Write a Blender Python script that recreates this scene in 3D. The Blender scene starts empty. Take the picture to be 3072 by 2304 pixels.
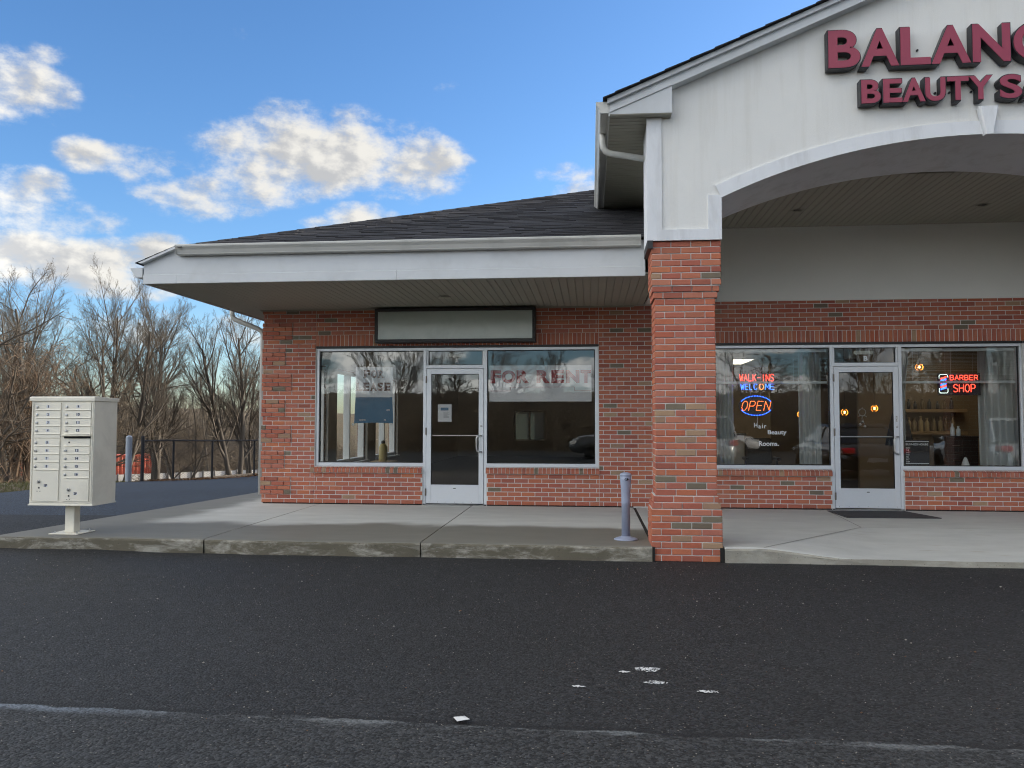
import bpy, math, random
from mathutils import Vector, Matrix
import numpy as np
random.seed(7)
R = math.radians
scene = bpy.context.scene
COL = scene.collection

# ------------------------------------------------------------------ camera
cam_d = bpy.data.cameras.new('camera')
cam_d.sensor_width = 36.0
cam_d.lens = 36.0 * 2400.0 / 3072.0
cam_d.clip_start = 0.05
cam_d.clip_end = 3000.0
cam = bpy.data.objects.new('camera', cam_d)
COL.objects.link(cam)
cam.location = (2.127, -12.493, 1.315)
cam.rotation_mode = 'XYZ'
_yaw, _pitch, _roll = R(5.6), R(2.69), 0.0012
cam.matrix_world = (Matrix.Translation(cam.location) @ Matrix.Rotation(_yaw, 4, 'Z')
                    @ Matrix.Rotation(math.pi / 2 + _pitch, 4, 'X') @ Matrix.Rotation(_roll, 4, 'Z'))
scene.camera = cam

# ------------------------------------------------------------------ sun, sky, exposure
SUN_EL, SUN_AZ = 15.0, 57.0          # azimuth clockwise from +Y (behind the building, to the right)
sd = bpy.data.lights.new('sun', 'SUN')
sd.energy = 2.3
sd.angle = R(0.5)
sd.color = (1.0, 0.86, 0.68)
sun = bpy.data.objects.new('sun', sd)
COL.objects.link(sun)
_sv = Vector((math.sin(R(SUN_AZ)) * math.cos(R(SUN_EL)), math.cos(R(SUN_AZ)) * math.cos(R(SUN_EL)), math.sin(R(SUN_EL))))
sun.rotation_euler = _sv.to_track_quat('Z', 'Y').to_euler()
sun.location = _sv * 60

world = bpy.data.worlds.new('World')
scene.world = world
world.use_nodes = True
wt = world.node_tree
wt.nodes.clear()


class NT:
    """small helper for node graphs: every math call returns an output socket"""
    def __init__(self, tree):
        self.t = tree

    def node(self, kind, **kw):
        n = self.t.nodes.new(kind)
        for k, v in kw.items():
            setattr(n, k, v)
        return n

    def put(self, sock, v):
        if isinstance(v, bpy.types.NodeSocket):
            self.t.links.new(v, sock)
        elif v is not None:
            sock.default_value = v

    def m(self, op, a, b=None, c=None, clamp=False):
        n = self.node('ShaderNodeMath', operation=op, use_clamp=clamp)
        self.put(n.inputs[0], a)
        if b is not None:
            self.put(n.inputs[1], b)
        if c is not None:
            self.put(n.inputs[2], c)
        return n.outputs[0]

    def vm(self, op, a, b=None, scale=None):
        n = self.node('ShaderNodeVectorMath', operation=op)
        self.put(n.inputs[0], a)
        if b is not None:
            self.put(n.inputs[1], b)
        if scale is not None:
            self.put(n.inputs['Scale'], scale)
        return n.outputs['Value'] if op in ('DOT_PRODUCT', 'LENGTH', 'DISTANCE') else n.outputs[0]

    def sep(self, v):
        n = self.node('ShaderNodeSeparateXYZ')
        self.put(n.inputs[0], v)
        return n.outputs

    def comb(self, x, y, z):
        n = self.node('ShaderNodeCombineXYZ')
        for i, v in enumerate((x, y, z)):
            self.put(n.inputs[i], v)
        return n.outputs[0]

    def noise(self, vec, scale, detail=4.0, rough=0.55, dist=0.0):
        n = self.node('ShaderNodeTexNoise')
        self.put(n.inputs['Vector'], vec)
        n.inputs['Scale'].default_value = scale
        n.inputs['Detail'].default_value = detail
        n.inputs['Roughness'].default_value = rough
        n.inputs['Distortion'].default_value = dist
        return n.outputs['Fac']

    def voronoi(self, vec, scale, feature='F1', out='Distance', rnd=1.0):
        n = self.node('ShaderNodeTexVoronoi', feature=feature)
        self.put(n.inputs['Vector'], vec)
        n.inputs['Scale'].default_value = scale
        if 'Randomness' in n.inputs:
            n.inputs['Randomness'].default_value = rnd
        return n.outputs[out]

    def ss(self, v, lo, hi, a=0.0, b=1.0):
        n = self.node('ShaderNodeMapRange', interpolation_type='SMOOTHSTEP')
        self.put(n.inputs['Value'], v)
        n.inputs['From Min'].default_value = lo
        n.inputs['From Max'].default_value = hi
        n.inputs['To Min'].default_value = a
        n.inputs['To Max'].default_value = b
        return n.outputs['Result']

    def mix(self, f, a, b, kind='MIX'):
        n = self.node('ShaderNodeMix', data_type='RGBA', blend_type=kind)
        self.put(n.inputs['Factor'], f)
        self.put(n.inputs['A'] if False else n.inputs[6], a if isinstance(a, bpy.types.NodeSocket) else (*a, 1.0))
        self.put(n.inputs[7], b if isinstance(b, bpy.types.NodeSocket) else (*b, 1.0))
        return n.outputs[2]

    def bump(self, h, strength=0.3, dist=0.01):
        n = self.node('ShaderNodeBump')
        n.inputs['Strength'].default_value = strength
        n.inputs['Distance'].default_value = dist
        self.put(n.inputs['Height'], h)
        return n.outputs[0]


W = NT(wt)
sky = W.node('ShaderNodeTexSky', sky_type='NISHITA')
sky.sun_disc = False
sky.sun_elevation = R(SUN_EL)
sky.sun_rotation = R(SUN_AZ)
sky.air_density = 1.0
sky.dust_density = 0.7
sky.ozone_density = 3.0
sky.altitude = 100
hs = W.node('ShaderNodeHueSaturation')
hs.inputs['Saturation'].default_value = 1.12
hs.inputs['Value'].default_value = 0.60
wt.links.new(sky.outputs[0], hs.inputs['Color'])
sky_tint = W.mix(1.0, hs.outputs[0], (0.92, 0.98, 1.10), 'MULTIPLY')
tc = W.node('ShaderNodeTexCoord')
dirv = tc.outputs['Generated']
dx, dy, dz = W.sep(dirv)
az = W.m('MULTIPLY', W.m('ARCTAN2', dx, dy), 180 / math.pi)
el = W.m('MULTIPLY', W.m('ARCSINE', dz), 180 / math.pi)
# cumulus placed by azimuth / elevation (degrees): az, el, half-width, half-height, weight
CLOUDS = [(-18.5, 18.4, 6.8, 2.4, 1.08), (-13.6, 18.0, 4.2, 2.2, .95), (-22.5, 16.8, 3.8, 2.0, .9), (-27.2, 14.8, 4.2, 1.5, .75),
          (-30.8, 16.4, 3.0, 1.3, .72), (-33.6, 16.6, 2.4, 1.2, .72), (-37.8, 19.8, 3.3, 2.4, .72), (-36.2, 21.8, 2.6, .9, .5),
          (-37.6, 13.4, 3.0, 2.0, .85), (-34.6, 12.6, 3.2, 1.2, .7), (-32.6, 9.8, 5.2, 1.6, 1.05), (-37.4, 9.8, 4.5, 1.8, 1.0),
          (-29.6, 10.4, 2.6, 1.5, 1.0), (-16.4, 14.2, 2.2, 1.0, 1.0), (-19.0, 13.6, 2.0, .7, .6), (-10.0, 18.3, 2.0, .75, .62),
          (-1.6, 17.4, 2.4, .8, .75), (-0.9, 16.2, 2.2, .8, .8), (-14.6, 15.7, 1.6, .6, .55), (-25, 6.0, 16.0, 1.4, .55)]
ae = W.comb(az, el, 0.0)
mask = None
for (a0, e0, aw, eh, wgt) in CLOUDS:
    n_ma = W.node('ShaderNodeVectorMath', operation='MULTIPLY_ADD')
    wt.links.new(ae, n_ma.inputs[0])
    n_ma.inputs[1].default_value = (1 / aw, 1 / eh, 0)
    n_ma.inputs[2].default_value = (-a0 / aw, -e0 / eh, 0)
    g = W.m('MULTIPLY_ADD', W.vm('DOT_PRODUCT', n_ma.outputs[0], n_ma.outputs[0]), -.50, wgt)
    mask = g if mask is None else W.m('MAXIMUM', mask, g)
mask = W.m('MAXIMUM', mask, 0.0)


def noise2(vec, scale, detail, rough):
    n = W.node('ShaderNodeTexNoise', noise_dimensions='2D')
    W.put(n.inputs['Vector'], vec)
    n.inputs['Scale'].default_value = scale
    n.inputs['Detail'].default_value = detail
    n.inputs['Roughness'].default_value = rough
    return n.outputs['Fac']


# the cloud field of the rest of the sky: unseen cover added thick to brighten the shade, thinning towards the view
inv = W.m('DIVIDE', 1.0, W.m('ADD', W.m('MAXIMUM', dz, 0.0), 0.16))
plane = W.comb(W.m('MULTIPLY', dx, inv), W.m('MULTIPLY', dy, inv), 0.0)
field = W.ss(noise2(plane, 1.15, 2, .55), .36, .54)
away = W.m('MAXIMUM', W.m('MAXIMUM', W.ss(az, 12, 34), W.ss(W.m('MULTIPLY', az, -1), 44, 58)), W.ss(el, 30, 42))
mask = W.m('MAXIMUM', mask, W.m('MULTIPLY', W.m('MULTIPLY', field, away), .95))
sv = W.comb(W.m('MULTIPLY', az, .25), W.m('MULTIPLY', el, .42), 0.0)
n1 = noise2(sv, 1.0, 6, .62)
n2 = noise2(W.vm('ADD', sv, (.17, .17, 0)), 1.0, 2, .55)
mn = W.m('SUBTRACT', n1, .5)
dens = W.ss(W.m('MULTIPLY_ADD', mn, 2.3, mask), .05, 1.08)
dens = W.m('MULTIPLY', dens, W.ss(W.m('MULTIPLY_ADD', mn, .6, mask), .10, .42))
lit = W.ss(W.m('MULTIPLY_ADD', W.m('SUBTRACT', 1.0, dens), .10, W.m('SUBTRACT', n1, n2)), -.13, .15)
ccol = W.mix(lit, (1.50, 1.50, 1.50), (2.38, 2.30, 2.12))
# out-of-view clouds opposite and near the sun boosted to light facade and mailbox side
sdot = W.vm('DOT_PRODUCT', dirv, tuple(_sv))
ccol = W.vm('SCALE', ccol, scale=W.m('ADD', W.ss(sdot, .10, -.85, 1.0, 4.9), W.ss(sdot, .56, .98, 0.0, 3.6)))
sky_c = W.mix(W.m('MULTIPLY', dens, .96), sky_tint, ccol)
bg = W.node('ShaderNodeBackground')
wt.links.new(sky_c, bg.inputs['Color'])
bg.inputs['Strength'].default_value = 0.10
world.cycles.sampling_method = 'MANUAL'
world.cycles.sample_map_resolution = 512
wo = W.node('ShaderNodeOutputWorld')
wt.links.new(bg.outputs[0], wo.inputs['Surface'])

vs = scene.view_settings
vs.view_transform = 'Standard'
vs.look = 'None'
vs.gamma = 1.0
vs.use_curve_mapping = False
vs.exposure = 1.95
scene.cycles.use_denoising = True
scene.cycles.filter_width = 1.1
scene.cycles.max_bounces = 6
scene.cycles.diffuse_bounces = 3
scene.cycles.glossy_bounces = 3
scene.cycles.adaptive_threshold = .03
scene.cycles.transparent_max_bounces = 10
scene.cycles.sample_clamp_indirect = 6.0
scene.cycles.caustics_reflective = False
scene.cycles.caustics_refractive = False


# ------------------------------------------------------------------ mesh and object helpers
class MB:
    def __init__(self):
        self.v, self.f, self.mi = [], [], []

    def add(self, verts, faces, mi=0):
        b = len(self.v)
        self.v += [tuple(p) for p in verts]
        self.f += [tuple(b + i for i in q) for q in faces]
        self.mi += [mi] * len(faces)
        return self

    def box(self, x0, x1, y0, y1, z0, z1, mi=0):
        v = [(x0, y0, z0), (x1, y0, z0), (x1, y1, z0), (x0, y1, z0), (x0, y0, z1), (x1, y0, z1), (x1, y1, z1), (x0, y1, z1)]
        return self.add(v, [(0, 3, 2, 1), (4, 5, 6, 7), (0, 1, 5, 4), (1, 2, 6, 5), (2, 3, 7, 6), (3, 0, 4, 7)], mi)

    def bbox(self, x0, x1, y0, y1, z0, z1, b=.006, mi=0):
        """box with all edges chamfered"""
        X, Y, Z = (x0, x1), (y0, y1), (z0, z1)
        s = (1, -1)
        v, idx = [], {}
        for i in (0, 1):
            for j in (0, 1):
                for k in (0, 1):
                    for ax in range(3):
                        p = [X[i] + s[i] * b, Y[j] + s[j] * b, Z[k] + s[k] * b]
                        p[ax] = (X[i], Y[j], Z[k])[ax]
                        idx[i, j, k, ax] = len(v)
                        v.append(tuple(p))
        F = []
        for ax in range(3):
            o1, o2 = [(1, 2), (2, 0), (0, 1)][ax]
            for e in (0, 1):
                q = []
                for (a, c) in ((0, 0), (1, 0), (1, 1), (0, 1)):
                    t = [0, 0, 0]
                    t[ax], t[o1], t[o2] = e, a, c
                    q.append(idx[t[0], t[1], t[2], ax])
                F.append(tuple(q if e else q[::-1]))
        for ax in range(3):
            o1, o2 = [(1, 2), (2, 0), (0, 1)][ax]
            for a in (0, 1):
                for c in (0, 1):
                    t0, t1 = [0, 0, 0], [0, 0, 0]
                    t0[o1] = t1[o1] = a
                    t0[o2] = t1[o2] = c
                    t1[ax] = 1
                    q = [idx[(*t0, o1)], idx[(*t1, o1)], idx[(*t1, o2)], idx[(*t0, o2)]]
                    F.append(tuple(q if (a == c) else q[::-1]))
        for i in (0, 1):
            for j in (0, 1):
                for k in (0, 1):
                    q = [idx[i, j, k, 0], idx[i, j, k, 1], idx[i, j, k, 2]]
                    F.append(tuple(q if (i + j + k) % 2 else q[::-1]))
        return self.add(v, F, mi)

    def prism(self, poly, a, b, axis='y', mi=0):
        """polygon (2-D) extruded along an axis; poly coordinates are (x,z) for y, (y,z) for x, (x,y) for z"""
        def P(p, t):
            return {'y': (p[0], t, p[1]), 'x': (t, p[0], p[1]), 'z': (p[0], p[1], t)}[axis]
        n = len(poly)
        v = [P(p, a) for p in poly] + [P(p, b) for p in poly]
        F = [tuple(range(n))[::-1], tuple(range(n, 2 * n))]
        F += [(i, (i + 1) % n, n + (i + 1) % n, n + i) for i in range(n)]
        return self.add(v, F, mi)

    def tube(self, path, r, n=8, mi=0, cap=True):
        path = [Vector(p) for p in path]
        rad = r if isinstance(r, (list, tuple)) else [r] * len(path)
        v, F = [], []
        ref = None
        for i, p in enumerate(path):
            d = (path[min(i + 1, len(path) - 1)] - path[max(i - 1, 0)])
            d = d.normalized() if d.length else Vector((0, 0, 1))
            if ref is None:
                ref = Vector((0, 0, 1)) if abs(d.z) < .9 else Vector((1, 0, 0))
            u = d.cross(ref).normalized()
            w = d.cross(u)
            ref = u.cross(d)
            for k in range(n):
                a = 2 * math.pi * k / n
                v.append(p + (u * math.cos(a) + w * math.sin(a)) * rad[i])
        for i in range(len(path) - 1):
            for k in range(n):
                F.append((i * n + k, i * n + (k + 1) % n, (i + 1) * n + (k + 1) % n, (i + 1) * n + k))
        if cap:
            F.append(tuple(range(n))[::-1])
            F.append(tuple(range((len(path) - 1) * n, len(path) * n)))
        return self.add(v, F, mi)

    def lathe(self, prof, c=(0, 0, 0), n=24, mi=0, axis='z'):
        v, F = [], []
        for (r, h) in prof:
            for k in range(n):
                a = 2 * math.pi * k / n
                if axis == 'z':
                    v.append((c[0] + r * math.cos(a), c[1] + r * math.sin(a), c[2] + h))
                elif axis == 'y':
                    v.append((c[0] + r * math.cos(a), c[1] + h, c[2] + r * math.sin(a)))
                else:
                    v.append((c[0] + h, c[1] + r * math.cos(a), c[2] + r * math.sin(a)))
        for i in range(len(prof) - 1):
            for k in range(n):
                q = (i * n + k, i * n + (k + 1) % n, (i + 1) * n + (k + 1) % n, (i + 1) * n + k)
                F.append(q if axis != 'y' else q[::-1])
        if prof[0][0] > 1e-5:
            F.append(tuple(range(n))[::-1])
        if prof[-1][0] > 1e-5:
            F.append(tuple(range((len(prof) - 1) * n, len(prof) * n)))
        return self.add(v, F, mi)

    def mesh(self, name, mats, smooth=False):
        me = bpy.data.meshes.new(name)
        me.from_pydata(self.v, [], self.f)
        for m in (mats if isinstance(mats, (list, tuple)) else [mats]):
            me.materials.append(m)
        if len(me.materials) > 1:
            me.polygons.foreach_set('material_index', self.mi)
        if smooth:
            me.polygons.foreach_set('use_smooth', [True] * len(me.polygons))
        me.update()
        return me

    def build(self, name, mats, parent=None, smooth=False):
        return link(bpy.data.objects.new(name, self.mesh(name, mats, smooth)), parent)


LOC = {}


def link(o, parent=None):
    COL.objects.link(o)
    if parent is not None:
        o.parent = parent
        l = LOC.get(parent.name)
        if l is not None:
            o.matrix_parent_inverse = Matrix.Translation(-l)
    return o


def tag(o, label=None, cat=None, group=None, kind=None):
    if label:
        o['label'] = label
    if cat:
        o['category'] = cat
    if group:
        o['group'] = group
    if kind:
        o['kind'] = kind
    return o


def thing(name, label, cat, loc=(0, 0, 0), group=None):
    """an Empty at the thing's base; its parts are built in world coordinates"""
    e = bpy.data.objects.new(name, None)
    e.empty_display_size = .1
    COL.objects.link(e)
    e.location = loc
    LOC[e.name] = Vector(loc)
    return tag(e, label, cat, group)


def local_thing(name, label, cat, group=None):
    """an Empty at the origin whose parts are built around it, to be moved or copied"""
    e = bpy.data.objects.new(name, None)
    COL.objects.link(e)
    return tag(e, label, cat, group)


def copy_tree(o, parent=None):
    c = o.copy()
    COL.objects.link(c)
    if parent is not None:
        c.parent = parent
    for ch in list(o.children):
        copy_tree(ch, c)
    return c


# ------------------------------------------------------------------ materials
def mat(name, color, rough=.6, metal=0.0, var=.12, vscale=3.0, var2=0.0, v2scale=40.0, bump=0.0, bscale=60.0, bdist=.004,
        spec=.5, rnd=0.0, hue=0.0, stretch=None, alpha=None, dirt=None, dscale=2.0, damt=.5, dstretch=None, emis=0.0, coat=0.0, trans=0.0):
    m = bpy.data.materials.new(name)
    m.use_nodes = True
    t = m.node_tree
    b = t.nodes['Principled BSDF']
    N = NT(t)
    pos = N.node('ShaderNodeNewGeometry').outputs['Position']
    if stretch:
        pos = N.vm('MULTIPLY', pos, stretch)
    f = N.m('ADD', 1.0 - var, N.m('MULTIPLY', N.noise(pos, vscale, 5, .6), 2 * var))
    if var2:
        f = N.m('MULTIPLY', f, N.m('ADD', 1.0 - var2, N.m('MULTIPLY', N.noise(pos, v2scale, 3, .6), 2 * var2)))
    if rnd:
        oi = N.node('ShaderNodeObjectInfo').outputs['Random']
        ri = N.node('ShaderNodeNewGeometry').outputs['Random Per Island']
        fr = N.m('FRACT', N.m('ADD', N.m('MULTIPLY', oi, 7.3), N.m('MULTIPLY', ri, 5.1)))
        f = N.m('MULTIPLY', f, N.m('ADD', 1.0 - rnd, N.m('MULTIPLY', fr, 2 * rnd)))
    c = N.vm('SCALE', tuple(color), scale=f)
    if hue:
        h = N.node('ShaderNodeHueSaturation')
        t.links.new(c, h.inputs['Color'])
        t.links.new(N.m('ADD', .5 - hue, N.m('MULTIPLY', fr, 2 * hue)), h.inputs['Hue'])
        c = h.outputs[0]
    if dirt:
        dp = N.vm('MULTIPLY', pos, dstretch) if dstretch else pos
        d = N.m('MULTIPLY', N.ss(N.noise(dp, dscale, 7, .68, .3), .46, .66), damt)
        c = N.mix(d, c, dirt)
    t.links.new(c, b.inputs['Base Color'])
    b.inputs['Roughness'].default_value = rough
    b.inputs['Metallic'].default_value = metal
    b.inputs['Specular IOR Level'].default_value = spec
    if coat:
        b.inputs['Coat Weight'].default_value = coat
        b.inputs['Coat Roughness'].default_value = .04
    if bump:
        t.links.new(N.bump(N.noise(pos, bscale, 5, .65), bump, bdist), b.inputs['Normal'])
    if emis:
        b.inputs['Emission Color'].default_value = (*color, 1)
        b.inputs['Emission Strength'].default_value = emis
    if trans:
        out = t.nodes['Material Output']
        tr = N.node('ShaderNodeBsdfTranslucent')
        t.links.new(c, tr.inputs['Color'])
        mx = N.node('ShaderNodeMixShader')
        mx.inputs[0].default_value = trans
        t.links.new(b.outputs[0], mx.inputs[1])
        t.links.new(tr.outputs[0], mx.inputs[2])
        t.links.new(mx.outputs[0], out.inputs['Surface'])
    return m


def glow(name, color, strength):
    m = bpy.data.materials.new(name)
    m.use_nodes = True
    t = m.node_tree
    b = t.nodes['Principled BSDF']
    N = NT(t)
    pos = N.node('ShaderNodeNewGeometry').outputs['Position']
    b.inputs['Base Color'].default_value = (*[c * .4 for c in color], 1)
    t.links.new(N.vm('SCALE', tuple(color), scale=N.m('ADD', .85, N.m('MULTIPLY', N.noise(pos, 30, 2), .3))), b.inputs['Emission Color'])
    b.inputs['Emission Strength'].default_value = strength
    if strength < 8 and 'panel' not in name:
        m.cycles.emission_sampling = 'NONE'
    return m


def glass(name, tint=(.95, .97, .96), refl=.06, wave=.0006, wscale=3.0):
    """thin float glass: fresnel reflection over a tinted see-through pane, with slight roller waves"""
    m = bpy.data.materials.new(name)
    m.use_nodes = True
    t = m.node_tree
    t.nodes.clear()
    N = NT(t)
    out = N.node('ShaderNodeOutputMaterial')
    tr = N.node('ShaderNodeBsdfTransparent')
    tr.inputs[0].default_value = (*tint, 1)
    gl = N.node('ShaderNodeBsdfGlossy')
    gl.inputs['Roughness'].default_value = 0.0
    gl.inputs['Color'].default_value = (.93, .97, 1, 1)
    pos = N.node('ShaderNodeNewGeometry').outputs['Position']
    t.links.new(N.bump(N.noise(pos, wscale, 2, .5), 1.0, wave), gl.inputs['Normal'])
    fr = N.node('ShaderNodeFresnel')
    fr.inputs[0].default_value = 1.5
    fac = N.m('ADD', refl, fr.outputs[0], clamp=True)
    mx = N.node('ShaderNodeMixShader')
    t.links.new(fac, mx.inputs[0])
    t.links.new(tr.outputs[0], mx.inputs[1])
    t.links.new(gl.outputs[0], mx.inputs[2])
    t.links.new(mx.outputs[0], out.inputs['Surface'])
    return m


M = {}
BR = dict(rough=.82, var=.16, vscale=9.0, var2=.14, v2scale=110.0, bump=.5, bscale=90.0, bdist=.003, spec=.3, rnd=.09, hue=.006)
M['brick'] = [mat('brick_red', (.44, .148, .092), **BR), mat('brick_rose', (.46, .172, .114), **BR), mat('brick_orange', (.47, .150, .082), **BR),
              mat('brick_brown', (.36, .122, .080), **BR), mat('brick_tan', (.37, .235, .150), **BR), mat('brick_olive', (.19, .155, .11), **BR)]
M['mortar'] = mat('mortar', (.68, .67, .64), .9, var=.12, vscale=5, var2=.15, v2scale=120, bump=.5, bscale=150, bdist=.003)
M['alu'] = mat('painted_aluminium', (.72, .75, .78), .38, 0.25, var=.05, vscale=2.0, var2=.03, v2scale=30, spec=.5)
M['gasket'] = mat('black_gasket', (.012, .012, .013), .6, var=.1)
M['steel'] = mat('brushed_steel', (.55, .55, .54), .32, 1.0, var=.08, vscale=20)
M['glass'] = glass('shop_glass')
M['white_trim'] = mat('white_aluminium_trim', (.60, .625, .645), .42, var=.04, vscale=1.2, var2=.03, v2scale=9, dirt=(.42, .43, .42), dscale=1.6, damt=.22)
M['gutter'] = mat('gutter_aluminium', (.54, .54, .51), .40, var=.05, vscale=1.0, dirt=(.34, .34, .31), dscale=2.2, damt=.3)
M['soffit'] = mat('vinyl_soffit', (.37, .355, .29), .6, var=.06, vscale=.8, var2=.05, v2scale=14)
M['stucco'] = mat('stucco', (.76, .76, .735), .88, var=.05, vscale=1.1, var2=.07, v2scale=160, bump=.55, bscale=150, bdist=.004,
                  dirt=(.56, .54, .48), dscale=2.6, damt=.20, dstretch=(2.6, 1, .2))
M['stucco_smooth'] = mat('smooth_stucco_trim', (.74, .76, .785), .85, var=.05, vscale=2.2, bump=.25, bscale=120, bdist=.002,
                         dirt=(.45, .45, .44), dscale=3.0, damt=.30, dstretch=(1.5, 1, .3))
M['porch_stucco'] = mat('porch_stucco', (.82, .82, .78), .9, var=.05, vscale=1.2, var2=.05, v2scale=150, bump=.3, bscale=140, bdist=.003)
M['shingle'] = mat('asphalt_shingle', (.024, .024, .028), .88, var=.2, vscale=2.0, var2=.35, v2scale=170, bump=.5, bscale=220, bdist=.003, rnd=.38, spec=.35)
M['black'] = mat('black_metal', (.015, .015, .016), .45, var=.15)
M['dark_hole'] = mat('dark_recess', (.01, .01, .01), .9, var=.1)
M['white_plastic'] = mat('white_plastic', (.72, .72, .70), .45, var=.04)

# ================================================================== GROUND
def sst(a, b, x):
    t = max(0.0, min(1.0, (x - a) / (b - a)))
    return t * t * (3 - 2 * t)


CF, CR_ = Vector((-.0976, .9952, 0)), Vector((.9952, .0976, 0))


def at(px, d):
    """ground position seen d metres away along the view towards column px of the photograph"""
    return Vector((2.127, -12.493, 0)) + CF * d + CR_ * ((px - 1536) / 2400 * d)


def h_asphalt(x, y):
    side = sst(-2.5, -3.5, x)
    h = -.16 + .145 * sst(-4.4, -2.2, y) * side
    h -= .44 * sst(2.0, 14, y) * side
    h += min(0.0, (x + 4.2)) * .018 * sst(-4, 2, y) * sst(-14, -9, x)
    return h


def h_ground(x, y):
    left = -.97 * (x + 10.4) + .24 * (y - 9.1)
    back = y - 26
    d = max(left if y > -2 else left - (-2 - y) * 1.5, back)
    h = h_asphalt(x, y) - .05
    h -= 2.9 * sst(0.4, 19, d)
    r = math.hypot(x, y)
    far = sst(85, 150, r) if y > 0 else 0.0
    h += far * (6.2 + 1.2 * math.sin(x * .045) + .8 * math.sin(x * .11 + 1))
    if y < -27:
        h += .4 * sst(-27, -52, y) + 6.0 * sst(-62, -120, y)
    h += .10 * math.sin(x * .9 + y * .3) * sst(1, 6, d) + .08 * math.sin(y * .7 - x * .2) * sst(1, 6, d)
    return h


def sheet(name, xs, ys, hf, material, drop=0.0, keep=None):
    v = [(x, y, hf(x, y) + drop) for y in ys for x in xs]
    nx = len(xs)
    f = []
    for j in range(len(ys) - 1):
        for i in range(nx - 1):
            if keep is None or keep((xs[i] + xs[i + 1]) / 2, (ys[j] + ys[j + 1]) / 2):
                f.append((j * nx + i, j * nx + i + 1, (j + 1) * nx + i + 1, (j + 1) * nx + i))
    b = MB()
    b.v, b.f, b.mi = v, f, [0] * len(f)
    return b.build(name, material, smooth=True)


M['litter'] = mat('leaf_litter_ground', (.135, .098, .062), .95, var=.35, vscale=.5, var2=.3, v2scale=14, bump=.6, bscale=30, bdist=.05,
                  dirt=(.085, .095, .045), dscale=.25, damt=.6)


def asphalt_mat(name, base, worn=True, blue=1.0):
    m = bpy.data.materials.new(name)
    m.use_nodes = True
    t = m.node_tree
    b = t.nodes['Principled BSDF']
    N = NT(t)
    pos = N.node('ShaderNodeNewGeometry').outputs['Position']
    big = N.noise(pos, .45, 5, .6)
    mid = N.noise(pos, 6.0, 5, .65)
    st = N.voronoi(pos, 75.0, out='Color')
    sr, sg, sb = N.sep(st)
    sd_ = N.voronoi(pos, 75.0)
    f = N.m('MULTIPLY', N.m('ADD', .62, N.m('MULTIPLY', big, .76)), N.m('ADD', .75, N.m('MULTIPLY', mid, .5)))
    f = N.m('MULTIPLY', f, N.m('ADD', .22, N.m('MULTIPLY', N.m('POWER', sr, 1.4), 1.9)))
    c = N.vm('SCALE', base, scale=f)
    if worn:
        # the older surfacing this side of the seam: binder worn off, paler stones
        x, y, z = N.sep(pos)
        wob = N.m('MULTIPLY', N.m('SUBTRACT', N.noise(pos, 1.1, 7, .68), .5), .26)
        line = N.m('ADD', N.m('MULTIPLY_ADD', x, .020, N.m('ADD', y, 8.535)), wob)
        old = N.ss(line, .03, -.03)
        c = N.mix(N.m('MULTIPLY', old, .22), c, N.vm('SCALE', (.058, .061, .060), scale=f))
        # the seam itself: tar squeezed out along the upper lip, pale dust and paint caught below it
        band = N.m('MULTIPLY', N.ss(line, .008, -.012), N.ss(line, -.105, -.030))
        frag = N.ss(N.noise(N.vm('MULTIPLY', pos, (1.0, 4.0, 1.0)), 2.1, 7, .70), .47, .58)
        left = N.ss(x, .3, -.5)
        band = N.m('MULTIPLY', N.m('MULTIPLY', band, N.m('MAXIMUM', frag, N.m('MULTIPLY', left, .7))), N.m('MULTIPLY_ADD', sr, .6, .45))
        c = N.mix(N.m('MINIMUM', band, .9), c, N.mix(left, (.155, .165, .168), (.185, .215, .25)))
        tar = N.m('MULTIPLY', N.m('MULTIPLY', N.ss(line, -.010, .004), N.ss(line, .065, .020)), N.ss(N.noise(pos, 1.4, 5, .65), .44, .52))
        c = N.mix(N.m('MULTIPLY', tar, .9), c, (.008, .008, .009))
    chip = N.m('MULTIPLY', N.ss(sg, .955, .985), N.ss(sd_, .42, .25))
    c = N.mix(N.m('MULTIPLY', chip, .75), c, (.22, .20, .17))
    t.links.new(c, b.inputs['Base Color'])
    t.links.new(N.m('ADD', .62, N.m('MULTIPLY', mid, .2)), b.inputs['Roughness'])
    b.inputs['Specular IOR Level'].default_value = .42
    hgt = N.m('ADD', N.m('MULTIPLY', sd_, -1.0), N.m('MULTIPLY', N.noise(pos, 160, 3), .5))
    t.links.new(N.bump(hgt, .75, .006), b.inputs['Normal'])
    return m


M['asphalt'] = asphalt_mat('asphalt', (.0175, .0182, .0195))
M['asphalt_drive'] = asphalt_mat('drive_asphalt', (.030, .039, .056), worn=False)

gx = [-700, -500, -360, -260, -200, -160, -130, -105, -85] + [-70 + 3 * i for i in range(36)] + [42, 55, 75, 100, 140, 200, 300, 450, 700]
gy = [-700, -450, -300, -200, -140, -110, -90, -75] + [-62 + 3 * i for i in range(52)] + [100, 112, 125, 140, 158, 180, 220, 300, 420, 700]
tag(sheet('ground', gx, gy, h_ground, M['litter']), kind='structure')


def drive_left(y):
    return -9.5 - .95 * sst(2.5, 9.0, y) + 1.15 * sst(9.5, 14.5, y) + .06 * math.sin(y * 2.1) + .03 * math.sin(y * 5.3)


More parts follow.
